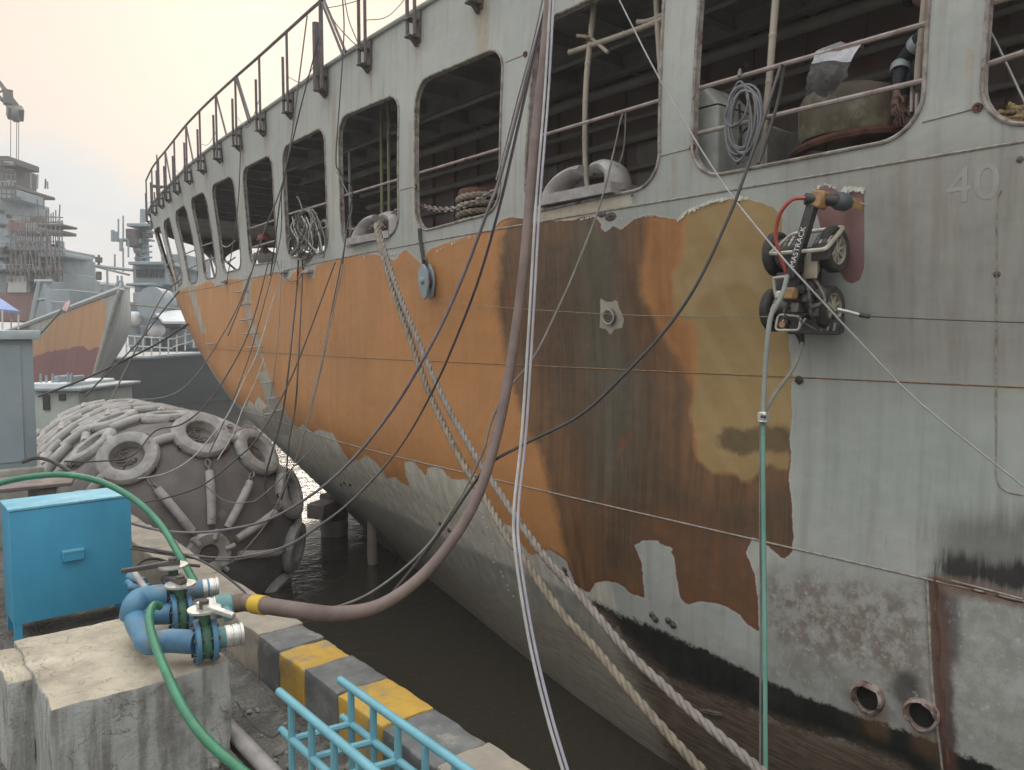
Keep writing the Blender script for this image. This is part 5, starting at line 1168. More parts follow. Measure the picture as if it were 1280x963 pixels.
MB().tube(crom([hit(912, 128, .05), hit(906, 148, .06), hit(915, 158, .06), hit(930, 146, .06), hit(935, 120, .06), hit(925, 102, .05), hit(914, 118, .05)], 8), .008, 6).build('loose_turn', M_COIL, tc_)
MB().tube(crom([hit(921, 200, .03), hit(926, 170, -.05), hit(938, 160, -.08), hit(930, 185, -.08), hit(922, 205, -.05), hit(926, 180, -.1), hit(924, 130, -.05)], 8), .009, 6).build('loose_turn', M_CBL_B, tc_)
MB().tube(crom([hit(924, 96, .02), hit(925, 88, -.03), hit(926, 96, -.1)], 5), .012, 6).build('tie', M_CBL_D, tc_)
q = hit(383, 293, .0); t2 = coil('tangled_line_coil', 'tangled bundle of grey lines hung on the rails of an opening by the bow', q, ax, ay, .36, .38, 12, .011, M_CBL_D)
for k in range(16):
    random.seed(k); u0 = 362+random.random()*34; P = [hit(u0, 266+random.random()*8, .04), hit(u0+random.uniform(-8, 8), 285, .09), hit(u0+random.uniform(-9, 9), 305, .1), hit(u0+random.uniform(-9, 9), 322-random.random()*10, .08), hit(u0+random.uniform(-10, 14), 300, .05), hit(u0+random.uniform(-6, 9), 275, .02)]
    MB().tube(crom(P, 5), .010, 5).build('loose_turn', (M_CBL_D, M_CBL_B, M_CBL_G)[k % 3], t2)
MB().tube(crom([hit(378, 262, .05), hit(374, 250, .05), hit(371, 246, .05)], 4), .012, 5).build('loose_end', M_CBL_D, t2)
t = thing('bollard_rope', 'rope turned up in four turns round the rusty bollard', 'rope', BOLL+np.array((0, 0, 1.0)))
zb0 = hit(598, 282, -.42)[2]
P = [BOLL+np.array((math.cos(a)*.21, math.sin(a)*.21, zb0-.02+.33*a/(2*math.pi)/4.0)) for a in np.linspace(0, 2*math.pi*4, 110)]; laid_rope(P, .036, .2).build('rope', M_ROPE, t, sharp=80)
# bamboo poles of the staging
M_BAM = mat('grey dusty bamboo', (.36, .315, .255), (.26, .225, .18), (.17, .13, .10), scale=5, s3=5, stretch=(1, 1, .3), bump=.3)
def bamboo(label, pts, r0, r1, off=0):
    P = [pt(*q) if len(q) == 3 else hit(q[0], q[1], -.16) for q in pts]; L_ = [np.linalg.norm(b-a) for a, b in zip(P[:-1], P[1:])]; Q = np.array(crom(P, 16)); s = np.r_[0, np.cumsum(np.linalg.norm(np.diff(Q, axis=0), axis=1))]; rr = []; X = []
    t = thing('bamboo_pole', label, 'bamboo pole', P[-1], 'bamboo staging poles in the openings'); node = 0
    for d in np.linspace(0, s[-1], int(s[-1]/.012)+2):
        X.append([np.interp(d, s, Q[:, j]) for j in range(3)]); b = r0+(r1-r0)*d/s[-1]; e_ = (d % .31)/.31; rr.append(b*(1.14 if e_ < .05 else (.93 if e_ < .09 or e_ > .96 else 1)))
    MB().tube(X, rr, 10).build('pole', M_BAM, t); return t
bamboo('upright bamboo pole standing in the second opening from the right', [(745, -15), (739, 40), (733, 100), (731, 160), (732, 215), (735, 238)], .026, .021)
bamboo('bamboo pole tied level across the top of the second opening', [(712, 66), (760, 50), (800, 36), (830, 24)], .024, .024)
bamboo('short bamboo pole end poking out behind the upright one', [(722, 45), (738, 48), (760, 66)], .016, .016)
bamboo('thin bamboo pole with a hollow end near the second pillar', [(797, 28), (812, 26), (832, 17)], .019, .019)
bamboo('bamboo pole leaning inside the right edge of the second opening', [(820, -10), (822, 30), (826, 90), (829, 115)], .024, .022)
bamboo('upright bamboo pole standing in the near opening by the coil', [(971, -15), (966, 45), (962, 95), (956, 155), (951, 206)], .026, .021)
bamboo('bamboo pole standing against the right edge of the near opening', [(1158, -15), (1153, 40), (1149, 75), (1147, 104)], .024, .022)
t = thing('lashing_wire', 'wire lashing where two bamboo poles cross', 'lashing', hit(738, 50, -.14)); mb = MB()
for k in range(5): q = hit(737, 44+k*2.6, -.16); mb.tube([q+np.array((.03*math.cos(a), .03*math.sin(a), .012*math.sin(a+k))) for a in np.linspace(0, 6.28, 13)[:-1]], .004, 5, closed=True)
mb.build('wire_turns', M_RUST, t)
# crumpled plastic sheet laid over the rail above the capstan
def plastic(name, pts_uv, label, mat_, seed):
    from mathutils import noise as mn
    t = thing(name, label, 'plastic sheet', pts_uv[0][0]); nu, nv = 22, 22; V = []
    A = [np.array(p) for p in pts_uv[0]]; B = [np.array(p) for p in pts_uv[1]]; 
    for j in range(nv+1):
        tj = j/nv
        for i in range(nu+1):
            ti = i/nu; rowp = [A[k]*(1-ti)+B[k]*ti for k in range(len(A))]; f_ = tj*(len(A)-1); k = min(int(f_), len(A)-2); p = rowp[k]*(1-(f_-k))+rowp[k+1]*(f_-k)
            amp = .008+.035*max(0, tj-.3); d = mn.noise_vector(Vector(p)*11+Vector((seed, 0, 0)))*amp+mn.noise_vector(Vector(p)*30+Vector((seed, 3, 0)))*amp*.45; V.append(p+np.array(d))
    o = MB().add(V, [(j*(nu+1)+i, j*(nu+1)+i+1, (j+1)*(nu+1)+i+1, (j+1)*(nu+1)+i) for j in range(nv) for i in range(nu)]).build('sheet', mat_, t, sharp=25); return t
def plastic_mat():
    q = N('clear grey plastic sheet'); a = q.noise(6, 6, .6); c = q.mix(q.ss(a, .35, .65), (.42, .41, .43), (.27, .28, .29)); m_ = q.done(c, .22, 0, q.bump(q.noise(14, 4, .6), .6, .02), .6); q.b.inputs['Transmission Weight'].default_value = .12; return m_
M_PLA = plastic_mat(); rl = lambda u, o=.0: hit(u, 78-(u-1012)*.27+0, -.05+o)
plastic('plastic_sheet', ([hit(1050, 52, -.16), hit(1020, 68, -.05)+np.array((0, 0, .02)), hit(1014, 78, .0), hit(1009, 100, -.10), hit(1003, 122, -.25)], [hit(1080, 62, -.16), hit(1078, 58, -.05)+np.array((0, 0, .02)), hit(1062, 78, .0), hit(1056, 100, -.10), hit(1042, 118, -.25)]), 'crumpled clear plastic sheet draped over the rail above the cream capstan', M_PLA, 3)
# ================================================================== crawler on the plating
M_RBLK = mat('black robot parts', (.022, .022, .024), (.05, .048, .046), (.10, .09, .075), scale=14, rough=.45, s3=16, f3=(.62, .75))
M_RGRY = mat('scuffed grey robot metal', (.20, .195, .18), (.11, .105, .095), (.30, .28, .24), scale=18, rough=.45, metal=.3, s3=14)
M_RSIL = mat('scuffed pale tube', (.52, .49, .42), (.36, .33, .28), (.2, .18, .15), scale=14, rough=.4, metal=.2, s3=12, f3=(.56, .68))
M_RTAN = mat('orange brown clamp', (.38, .22, .085), (.26, .155, .07), scale=14, rough=.5)
M_RRED = mat('red hose', (.42, .07, .05), (.30, .06, .045), scale=6, rough=.4)
M_RTYRE = mat('dusty black tyre', (.03, .029, .027), (.07, .065, .058), scale=16, rough=.85, bump=.5)
M_RRIM = mat('dusty cream wheel', (.44, .41, .33), (.31, .285, .225), scale=14, rough=.6)
M_WHITE = mat('white lettering', (.72, .72, .69), (.6, .6, .57), scale=10)
wc = hit(1042, 312, .15); wc2 = hit(1037, 386, .15)
ROB = thing('crawler_robot', 'black and silver four wheeled cleaning robot clinging to the grey plating', 'robot', hit(1012, 350, .0))
L0r = wloc(ROB)
def wheel():
    mb = MB().lathe([(.095, -.035), (.128, -.035), (.14, -.022), (.14, .022), (.128, .035), (.095, .035)], Matrix.Identity(4), 30, closed=True)
    ty = mb.build('wheel', M_RTYRE, None)
    mb = MB().lathe([(.082, -.03), (.098, -.03), (.1, .03), (.09, .034), (.084, .02)], Matrix.Identity(4), 30, closed=True)
    mb.lathe([(0, .028), (.022, .028), (.026, .012), (.026, -.02), (0, -.02)], Matrix.Identity(4), 12)
    for k in range(9): a = 2*math.pi*k/9; R3 = Matrix.Rotation(a, 3, 'Z'); mb.box(np.array(R3@Vector((.053, 0, .016))), (.07, .017, .014), R3)
    rim = mb.build('rim', M_RRIM, None); rim.parent = ty
    bk = MB().lathe([(.088, -.012), (0, -.012)], Matrix.Identity(4), 24).build('hub_plate', M_RBLK, None); bk.parent = ty
    return ty
w0 = wheel(); k = 0
for c in (wc, wc2):
    for dy, zs_ in ((0, -1), (.37, 1)):
        M_ = frame(c+np.array((0, dy, 0)), (0, zs_, 0)); M_.translation -= L0r; M_ = M_@Matrix.Rotation(.2+.5*k, 4, 'Z')
        if k == 0: w0.parent = ROB; w0.matrix_basis = M_
        else: copy_of(w0, ROB, M_)
        k += 1
def rt(pts, r, name, m_, per=6, closed=False, n=8, round_=True):
    P = [hit(*p) for p in pts]; P = crom(P, per) if round_ else P
    return MB().tube(P, r, n, closed=closed).build(name, m_, ROB)
def loop(pts, r, name, m_):
    P = [hit(*p) for p in pts]; Q = []
    for i in range(len(P)):
        a, b, c = P[i-1], P[i], P[(i+1) % len(P)]; la = np.linalg.norm(a-b); lc = np.linalg.norm(c-b); e_ = min(.03, la*.3, lc*.3)
        for t_ in np.linspace(0, 1, 5): Q.append((1-t_)**2*(b+(a-b)/la*e_)+2*t_*(1-t_)*b+t_**2*(b+(c-b)/lc*e_))
    return MB().tube(Q, r, 8, closed=True).build(name, m_, ROB)
def slab(pts, drop, name, m_, bev=.006):
    P = [hit(*p) for p in pts]; return MB().hexa([p-np.array((0, 0, drop)) for p in P], P).build(name, m_, ROB, bevel=bev)
# axles and chassis
for c in (wc, wc2): MB().cyl(c, c+np.array((0, .37, 0)), .022, n=10).build('axle', M_RGRY, ROB)
cm = (wc+wc2)/2+np.array((0, .185, 0))
MB().box(cm+np.array((-.01, 0, 0)), (.11, .20, .40)).build('chassis', M_RBLK, ROB, bevel=.012, seg=2)
MB().box(cm+np.array((.07, 0, 0)), (.05, .16, .30)).build('magnet_pack', M_RGRY, ROB, bevel=.008)
MB().box(cm+np.array((-.10, .02, -.03)), (.10, .16, .16)).build('gearbox', M_RBLK, ROB, bevel=.012, seg=2)
for s_ in (-.11, .11):
    for z in (.13, -.15): MB().lathe([(0, -.05), (.045, -.05), (.05, -.03), (.05, .05), (.035, .06), (0, .06)], frame(cm+np.array((-.03, s_, z)), (0, 1 if s_ > 0 else -1, 0)), 16).build('wheel_motor', M_RGRY, ROB)
# upper guard with the two control boxes
loop([(962, 318, .40), (1032, 312, .40), (1055, 284, .13), (990, 293, .13)], .0135, 'guard_frame', M_RSIL)
for (a, b) in (((974, 306, .34), (1000, 304, .34)), ((1014, 303, .34), (1037, 300, .34))):
    P = [hit(a[0], a[1]+5, .36), hit(b[0], b[1]+5, .36), hit(b[0]+9, b[1]-11, .17), hit(a[0]+9, a[1]-11, .17)]
    o = MB().hexa([p-np.array((0, 0, .09)) for p in P], P).build('control_box', M_RBLK, ROB, bevel=.008, seg=2)
    for j in range(4):
        t0 = .12+.22*j; e0 = P[0]*(1-t0)+P[1]*t0; e1 = P[3]*(1-t0)+P[2]*t0; mb = MB()
        for f0, f1 in ((.15, .4), (.5, .68), (.76, .88)):
            p, q_ = e0*(1-f0)+e1*f0, e0*(1-f1)+e1*f1; w_ = (P[1]-P[0])*.13; up = np.array((0, 0, .004)); mb.hexa([p+up*0, p+w_, q_+w_, q_], [p+up, p+w_+up, q_+w_+up, q_+up])
        mb.build('cooling_fins', M_RSIL if j % 2 else M_RGRY, o)
slab([(1005, 322, .36), (1022, 321, .36), (1026, 312, .22), (1010, 313, .22)], .13, 'pale_cover', mat('dusty beige cover', (.34, .30, .23), (.25, .22, .17), scale=12))
# lower hoops and cradle
for pts in ([(967, 348, .36), (985, 346, .36), (990, 350, .2)], [(967, 348, .36), (969, 366, .36), (972, 380, .36)], [(1004, 342, .34), (1012, 343, .34), (1024, 358, .34), (1030, 376, .34), (1014, 384, .34), (1011, 364, .34), (1004, 342, .34)],
            [(1015, 382, .33), (1031, 380, .33), (1040, 388, .3), (1042, 396, .2)], [(1016, 381, .33), (1013, 392, .33), (1022, 402, .25)], [(964, 388, .36), (968, 382, .36), (975, 386, .3)]):
    rt(pts, .010, 'tube_hoop', M_RSIL if pts[0][0] < 1000 else M_RGRY, 5)
loop([(973, 393, .34), (969, 413, .36), (999, 413, .36), (1001, 396, .34)], .008, 'cradle_frame', M_RSIL)
rt([(980, 400, .33), (974, 407, .34)], .007, 'cradle_stay', M_RSIL, round_=False); rt([(1007, 398, .33), (1000, 408, .34)], .007, 'cradle_stay', M_RSIL, round_=False)
c = hit(984, 404, .28); MB().lathe([(0, -.05), (.03, -.05), (.036, 0), (.03, .05), (0, .06)], frame(c, (-1, 0, .2)), 14).build('camera_head', M_RBLK, ROB); MB().lathe([(0, .0), (.022, .0), (.02, .012), (0, .012)], frame(c+np.array((-.055, 0, -.012)), (-1, 0, .2)), 12).build('lens_cap', M_RTAN, ROB)
slab([(985, 398, .30), (1050, 398, .20), (1056, 396, .05), (995, 392, .05)], .10, 'lower_tray', M_RBLK)
for u in (1012, 1020, 1028, 1036, 1044): rt([(u, 404, .22), (u-2, 414, .24)], .008, 'tray_rib', M_RGRY, round_=False)
rt([(999, 416, .22), (1002, 425, .22), (1003, 433, .22)], [.03, .02, .014], 'cable_gland', M_RBLK, round_=False)
for (u, v, o, sx_) in ((1010, 372, .30, .05), (1003, 362, .32, .06), (1020, 390, .28, .05), (1012, 356, .3, .04), (996, 385, .33, .05), (1026, 366, .26, .045)):
    MB().box(hit(u, v, o), (.07, sx_, .06)).build('valve_block', M_RBLK if u % 2 else M_RGRY, ROB, bevel=.006)
for k in range(7): random.seed(40+k); a = (random.uniform(985, 1035), random.uniform(340, 400)); rt([a+(.3,), (a[0]+random.uniform(-10, 10), a[1]+random.uniform(3, 15), .37), (a[0]+random.uniform(-14, 14), a[1]+random.uniform(10, 26), .28)], .005, 'robot_wiring', M_RBLK if k % 3 else M_RGRY, 5)
# the lance arm and its head
a, b = hit(1016, 256, .34), hit(989, 348, .42); d = b-a; L_ = np.linalg.norm(d); d /= L_; Ma = frame((a+b)/2, d, (-1, 0, .0))
xax = np.array(Ma.to_3x3()@Vector((1, 0, 0))); yax = np.array(Ma.to_3x3()@Vector((0, 1, 0)))
MB().box((a+b)/2, (.056, .056, L_), Ma.to_3x3()).build('lance_arm', M_RBLK, ROB, bevel=.006, seg=2)
face_n = yax if np.dot(yax, F) < 0 else -yax
sx2 = np.cross(face_n, -d)
me = figure('MASTRACK', 0, 0, .047, None, ROB); me.materials.append(M_WHITE)
txt = bpy.data.objects.new('arm_lettering', me); COL.objects.link(txt); txt.parent = ROB
rx_ = -d; rz_ = face_n; ry_ = np.cross(rz_, rx_); Mt = Matrix((rx_, ry_, rz_)).transposed().to_4x4(); pc = a*.42+b*.58+face_n*.0295; Mt.translation = Vector(pc)-L0r; txt.matrix_basis = Mt
h0, h1, h2, h3 = hit(1006, 249, .37), hit(1046, 251, .26), hit(1050, 252, .25), hit(1063, 255, .18)
MB().cyl(h0, h1, .034, n=16).build('lance_head', M_RBLK, ROB); MB().lathe([(0, -.01), (.045, -.01), (.052, .01), (.052, .06), (.03, np.linalg.norm(h3-h1)), (0, np.linalg.norm(h3-h1))], frame(h1, h3-h1), 18).build('nozzle', mat('dark blue grey nozzle', (.06, .075, .085), (.10, .11, .115), scale=12, rough=.45), ROB)
c = hit(1024, 250, .32); MB().box(c, (.085, .085, .10), Ma.to_3x3()).build('head_clamp', M_RTAN, ROB, bevel=.01)
P = [hit(1060, 258, .16), hit(1080, 263, .03), hit(1078, 250, .03), hit(1062, 248, .14)]; MB().hexa([p+np.array((0, 0, -.01)) for p in P], [p+np.array((-.03, 0, .01)) for p in P]).build('spray_shield', M_RTAN, ROB, bevel=.004)
rt([(1062, 247, .15), (1070, 252, .09), (1081, 256, .02)], .007, 'shield_rod', M_RSIL, 5)
rt([(1007, 248, .38), (990, 250, .44), (976, 266, .46), (970, 288, .46), (971, 306, .46), (978, 328, .44), (984, 345, .42), (985, 352, .42)], .011, 'pressure_hose', M_RRED, 6)
MB().box(hit(988, 367, .42), (.06, .07, .07)).build('hose_clamp_block', M_RTAN, ROB, bevel=.008); MB().box(hit(975, 369, .43), (.05, .05, .05)).build('hose_union', M_ALU, ROB, bevel=.01)
rt([(1046, 387, .22), (1060, 390, .18), (1074, 394, .14)], .012, 'snap_hook', M_ALU, 4); rt([(1074, 394, .14), (1088, 396, .12)], .014, 'swivel', M_RBLK, 4)
# ================================================================== people on the mooring deck
def skin_person(name, label, joints, links, root, mats, tagf, loc):
    me = bpy.data.meshes.new('rig'); names = list(joints); me.from_pydata([joints[n][:3] for n in names], [(names.index(a), names.index(b)) for a, b in links], []); me.update()
    o = bpy.data.objects.new('rig', me); COL.objects.link(o); sk = o.modifiers.new('s', 'SKIN'); sk.branch_smoothing = .6
    me.skin_vertices.new() if not me.skin_vertices else None
    for i, n in enumerate(names):
        r = joints[n][3]; r = (r, r) if not isinstance(r, tuple) else r; me.skin_vertices[0].data[i].radius = r; me.skin_vertices[0].data[i].use_root = (n == root)
    ss2 = o.modifiers.new('u', 'SUBSURF'); ss2.levels = 2; ss2.render_levels = 2
    dg = bpy.context.evaluated_depsgraph_get(); m2 = bpy.data.meshes.new_from_object(o.evaluated_get(dg)); bpy.data.objects.remove(o)
    J = np.array([joints[n][:3] for n in names])
    for m_ in mats: m2.materials.append(m_)
    L_ = np.array(loc)
    for p in m2.polygons: p.material_index = tagf(names[int(np.argmin(((J-np.array(p.center))**2).sum(1)))], p.center)
    for v in m2.vertices: v.co -= Vector(L_)
    m2.shade_smooth(); t = thing(name, label, 'person', loc); b = bpy.data.objects.new('body', m2); COL.objects.link(b); b.parent = t; return t
M_SKIN = mat('brown skin', (.15, .085, .06), (.12, .065, .048), scale=8, rough=.5)
M_NAVY = mat('dark navy coverall', (.018, .022, .032), (.028, .032, .042), scale=6, rough=.8)
M_REFL = mat('reflective band', (.36, .40, .42), (.28, .32, .34), scale=20, rough=.35)
def arm(J, Lk, s, sh, el, ha, fdir, tn):
    J[s+'el'] = (*el, .047); J[s+'fo'] = (*(np.array(el)*.45+np.array(ha)*.55), .042); J[s+'wr'] = (*ha, .028)
    fd = np.array(fdir, float); fd /= np.linalg.norm(fd); sd = np.cross(fd, (.3, .2, 1)); sd /= np.linalg.norm(sd); nn = np.cross(fd, sd)
    pa = np.array(ha)+fd*.05; J[s+'pa'] = (*pa, (.036, .020)); kn = np.array(ha)+fd*.095; J[s+'kn'] = (*kn, (.036, .018))
    Lk += [(sh, s+'el'), (s+'el', s+'fo'), (s+'fo', s+'wr'), (s+'wr', s+'pa'), (s+'pa', s+'kn')]
    for i, (o, l) in enumerate(((-.030, .07), (-.010, .08), (.010, .075), (.029, .06))):
        b = kn+sd*o+fd*.012; m_ = b+fd*l*.5+nn*.006; e_ = b+fd*l*.8+nn*.03; J[s+f'f{i}a'] = (*b, .0095); J[s+f'f{i}b'] = (*m_, .009); J[s+f'f{i}c'] = (*e_, .008); Lk += [(s+'kn', s+f'f{i}a'), (s+f'f{i}a', s+f'f{i}b'), (s+f'f{i}b', s+f'f{i}c')]
    b = pa+sd*-.034; m_ = b+sd*-.02+fd*.03+nn*.012; e_ = m_+fd*.03+nn*.015; J[s+'t0'] = (*b, .012); J[s+'t1'] = (*m_, .011); J[s+'t2'] = (*e_, .009); Lk += [(s+'pa', s+'t0'), (s+'t0', s+'t1'), (s+'t1', s+'t2')]
def figure_rig(hip, chest, head, fwd, feet, knees, lh, rh, le, re):
    fwd = np.array(fwd, float); side_ = np.cross(fwd, (0, 0, 1)); side_ /= np.linalg.norm(side_); hip = np.array(hip); chest = np.array(chest); head = np.array(head); J = {}; Lk = []
    J['hip'] = (*hip, (.155, .12)); J['waist'] = (*(hip*.55+chest*.45), (.145, .11)); J['chest'] = (*chest, (.165, .125)); nk = chest+(head-chest)*.52; J['neck'] = (*nk, .058); J['jaw'] = (*(nk+(head-nk)*.55+fwd*.025), .074); J['skull'] = (*(head+fwd*.005), .092); J['crown'] = (*(head+(head-nk)*.35), .06)
    J['nose'] = (*(head-(head-nk)*.28+fwd*.105), .017)
    Lk += [('hip', 'waist'), ('waist', 'chest'), ('chest', 'neck'), ('neck', 'jaw'), ('jaw', 'skull'), ('skull', 'crown'), ('skull', 'nose')]
    for s, sg, ha, el, kn, ft in (('l', -1, lh, le, knees[0], feet[0]), ('r', 1, rh, re, knees[1], feet[1])):
        sp_ = chest+side_*sg*.19+np.array((0, 0, .05)); J[s+'sh'] = (*sp_, .075); Lk.append(('chest', s+'sh')); arm(J, Lk, s, s+'sh', el, ha, np.array(ha)-np.array(el), 0)
        hp = hip+side_*sg*.10-np.array((0, 0, .09)); J[s+'hp'] = (*hp, .10); J[s+'kn_'] = (*kn, .072); J[s+'an'] = (*ft, .05); J[s+'to'] = (*(np.array(ft)+fwd*.17-np.array((0, 0, .035))), .042); Lk += [('hip', s+'hp'), (s+'hp', s+'kn_'), (s+'kn_', s+'an'), (s+'an', s+'to')]
    return J, Lk
DK = .45
hand = hit(1121, 116, -.42); el = hit(1127, 78, -.52); bx = hit(1190, 60, -.55); fwd = np.array((-.25, .97, 0)); sd_ = np.cross(fwd, (0, 0, 1))
base = np.array((bx[0], bx[1], DK)); hip = base+np.array((0, -.12, .92)); ch = base+np.array((-.02, .02, 1.40)); hd = base+np.array((-.02, .14, 1.68))
sh_l = ch+sd_*-.19
J, Lk = figure_rig(hip, ch, hd, fwd, [base+sd_*-.12+np.array((0, 0, .08)), base+sd_*.12+np.array((0, -.1, .08))], [base+sd_*-.12+fwd*.05+np.array((0, 0, .48)), base+sd_*.12+np.array((0, 0, .48))], hand, hit(1128, 134, -.55), el, hit(1140, 92, -.75))
def tf(n, c):
    if n in ('neck', 'jaw', 'skull', 'crown', 'nose') or n[1:] in ('wr', 'pa', 'kn', 't0', 't1', 't2') or n[1:2] == 'f' and n[2:3].isdigit(): return 1
    return 0
PK = skin_person('person', 'person in dark navy coverall with reflective sleeve bands behind the near rail', J, Lk, 'hip', [M_NAVY, M_SKIN], tf, base)
hm = np.array(hd); MB().lathe([(.0, .17), (.07, .155), (.115, .10), (.125, .03), (.15, .02), (.15, .008), (.12, .008)], frame(hm+np.array((0, 0, -.01)), (0, .25, 1)), 20).build('helmet', mat('dark helmet', (.05, .06, .08), (.04, .05, .06), rough=.35), PK)
up_a = np.array(el)-np.array(J['lsh'][:3])
for f_ in (.62, 1.0):
    c = np.array(J['lsh'][:3])+up_a*f_; dd_ = up_a if f_ < .9 else np.array(hand)-np.array(el); MB().lathe([(.0575, -.028), (.061, -.02), (.061, .02), (.0575, .028)], frame(c if f_ < .9 else np.array(el)*.8+np.array(hand)*.2, dd_), 18).build('sleeve_band', M_REFL, PK)
c0 = hit(331, 300, -.7); base = np.array((c0[0], c0[1], DK)); fwd = np.array((-.6, -.8, 0)); sd_ = np.cross(fwd, (0, 0, 1)); hz = c0[2]
hip = base+np.array((0, 0, .52))-fwd*.15; ch = base+np.array((0, 0, hz-DK-.33))+fwd*.0; hd = base+np.array((0, 0, hz-DK-.03))+fwd*.06
J, Lk = figure_rig(hip, ch, hd, fwd, [base+sd_*-.12+np.array((0, 0, .08)), base+sd_*.12+np.array((0, 0, .08))], [base+sd_*-.14+fwd*.26+np.array((0, 0, .46)), base+sd_*.14+fwd*.26+np.array((0, 0, .46))], base+sd_*-.16+fwd*.32+np.array((0, 0, .62)), base+sd_*.16+fwd*.32+np.array((0, 0, .62)), base+sd_*-.27+fwd*.08+np.array((0, 0, .72)), base+sd_*.27+fwd*.08+np.array((0, 0, .72)))
def tf2(n, c):
    if tf(n, c): return 1
    return 2 if n[1:] in ('hp', 'kn_', 'an', 'to') or n == 'hip' else 0
PF = skin_person('person', 'person crouching behind the rails of an opening near the bow, wearing a red helmet', J, Lk, 'hip', [mat('pale grey shirt', (.34, .34, .33), (.26, .26, .25)), M_SKIN, M_NAVY], tf2, base)
MB().lathe([(.0, .16), (.07, .145), (.11, .10), (.12, .03), (.145, .02), (.145, .008), (.115, .008)], frame(hd+np.array((0, 0, .0)), (0, 0, 1)), 18).build('helmet', mat('red helmet', (.34, .06, .055), (.28, .06, .05), rough=.4), PF)
# ================================================================== what lies beyond: other ships, staging, crane, piles
M_FG = mat('far grey ship paint', (.29, .34, .37), (.24, .285, .315), (.34, .38, .40), scale=1.2, bump=.05)
M_FD = mat('far dark hull', (.115, .135, .145), (.095, .11, .12), scale=.8, bump=.05)
M_FW = mat('far white paint', (.66, .68, .68), (.55, .58, .59), scale=1.5, bump=.05)
M_FDK = mat('far dark fittings', (.09, .085, .08), (.13, .12, .11), scale=2, bump=.05)
M_FBR = mat('far rusty brown', (.20, .14, .12), (.16, .12, .105), (.28, .17, .13), scale=1.5, bump=.05)
M_FPINK = mat('far red oxide', (.27, .15, .14), (.22, .13, .12), scale=1, bump=.05)
M_FGLASS = mat('far dark glass', (.03, .035, .04), (.05, .055, .06), rough=.2, bump=.02)
M_SCAF = mat('far scaffold tube', (.12, .11, .11), (.20, .17, .16), scale=2, bump=.05)
def fbox(par, u0, u1, v0, v1, d, dep, m_, name='house', bevel=.03):
    """box whose near face fills a rectangle of the photograph at depth d"""
    a, b = pt(u0, v1, d), pt(u1, v0, d); w_ = np.dot(b-a, R); h = b[2]-a[2]; c = pt((u0+u1)/2, (v0+v1)/2, d); fh = np.array((F[0], F[1], 0)); fh /= np.linalg.norm(fh)
    M3_ = Matrix((R, fh, (0, 0, 1))).transposed(); return MB().box(c+fh*dep/2, (abs(w_), dep, abs(h)), M3_).build(name, m_, par, smooth=False, bevel=bevel)
def ftube(par, pts, d, r, m_, name):
    return MB().tube([pt(q[0], q[1], q[2] if len(q) > 2 else d) for q in pts], r, 6).build(name, m_, par)
# --- second ship being stripped, bow towards us
D2 = 27.
t = thing('stripped_ship', 'ship with orange and maroon stripped bow lying beyond the fender', 'ship', pt(60, 480, 34))
nu, nv = 70, 40; V = []; W_ = []
for j in range(nv+1):
    f_ = j/nv
    for i in range(nu+1):
        s_ = i/nu                                            # 0 stem, 1 far left
        su, sv = 152-40*f_**.9, 361+134*f_; eu, ev = -90, 452+75*f_; d = D2+1.2*f_+17*s_**1.1
        u = su+(eu-su)*s_; v = sv+(ev-sv)*(s_**1.0); V.append(pt(u, v, d))
V = np.array(V)
me = bpy.data.meshes.new('bow_side'); off = np.array(wloc(t)); me.from_pydata((V-off).tolist(), [], [(j*(nu+1)+i, j*(nu+1)+i+1, (j+1)*(nu+1)+i+1, (j+1)*(nu+1)+i) for j in range(nv) for i in range(nu)])
uv = proj(V)
for k, pl in {'a': [(60,412),(64,402),(80,394),(100,383),(117,377),(126,373),(133,385),(131,410),(128,437),(124,470),(116,500),(40,520),(40,430)], 'b': [(126,434),(112,438),(100,432),(80,437),(60,440),(30,450),(-50,470),(-50,560),(140,560),(118,470)], 'c': [(18,408),(26,401),(36,403),(38,412),(20,414)]}.items():
    at_ = me.attributes.new('edge_'+k, 'FLOAT', 'POINT'); at_.data.foreach_set('value', sdf(pl, uv).astype(np.float32))
q = N('stripped bow'); rg = q.noise(1.2, 7, .65); st = q.noise(.9, 6, .6, q.coord((3, 3, .3))); c = q.mix(q.ss(st, .4, .6), (.29, .30, .28), (.21, .205, .19))
for k, ca, cb in (('a', (.40, .21, .085), (.33, .175, .075)), ('b', (.19, .062, .058), (.15, .056, .052)), ('c', (.05, .035, .035), (.08, .05, .05))):
    dd_ = q.math('MULTIPLY_ADD', q.math('SUBTRACT', rg, .5), 9, q.attr('edge_'+k)); c = q.mix(q.ss(dd_, -1, 1), c, q.mix(q.ss(st, .35, .65), ca, cb))
me.materials.append(q.done(c, .6)); me.shade_smooth(); o = bpy.data.objects.new('bow_side', me); COL.objects.link(o); o.parent = t
nv2 = 20; V = []
for j in range(nv2+1):
    f_ = j/nv2
    for i in range(9):
        s_ = i/8; su, sv = 152-40*f_**.9, 361+134*f_; du = 8+34*math.sin(min(1, f_*1.25)*math.pi)**1*.55; V.append(pt(su+du*s_, sv+2*s_, D2+1.2*f_+5*s_**1.5))
MB().add(V, [(j*9+i, j*9+i+1, (j+1)*9+i+1, (j+1)*9+i) for j in range(nv2) for i in range(8)]).build('bow_far_side', mat('weathered bow grey', (.37, .40, .39), (.28, .30, .29), (.2, .19, .17), scale=.8, stretch=(2, 2, .5)), t)
MB().tube([pt(152-40*f_**.9, 361+134*f_, D2+1.2*f_-.03) for f_ in np.linspace(0, 1, 16)], .10, 8).build('stem_bar', mat('stem paint', (.40, .42, .40), (.3, .31, .3)), t)
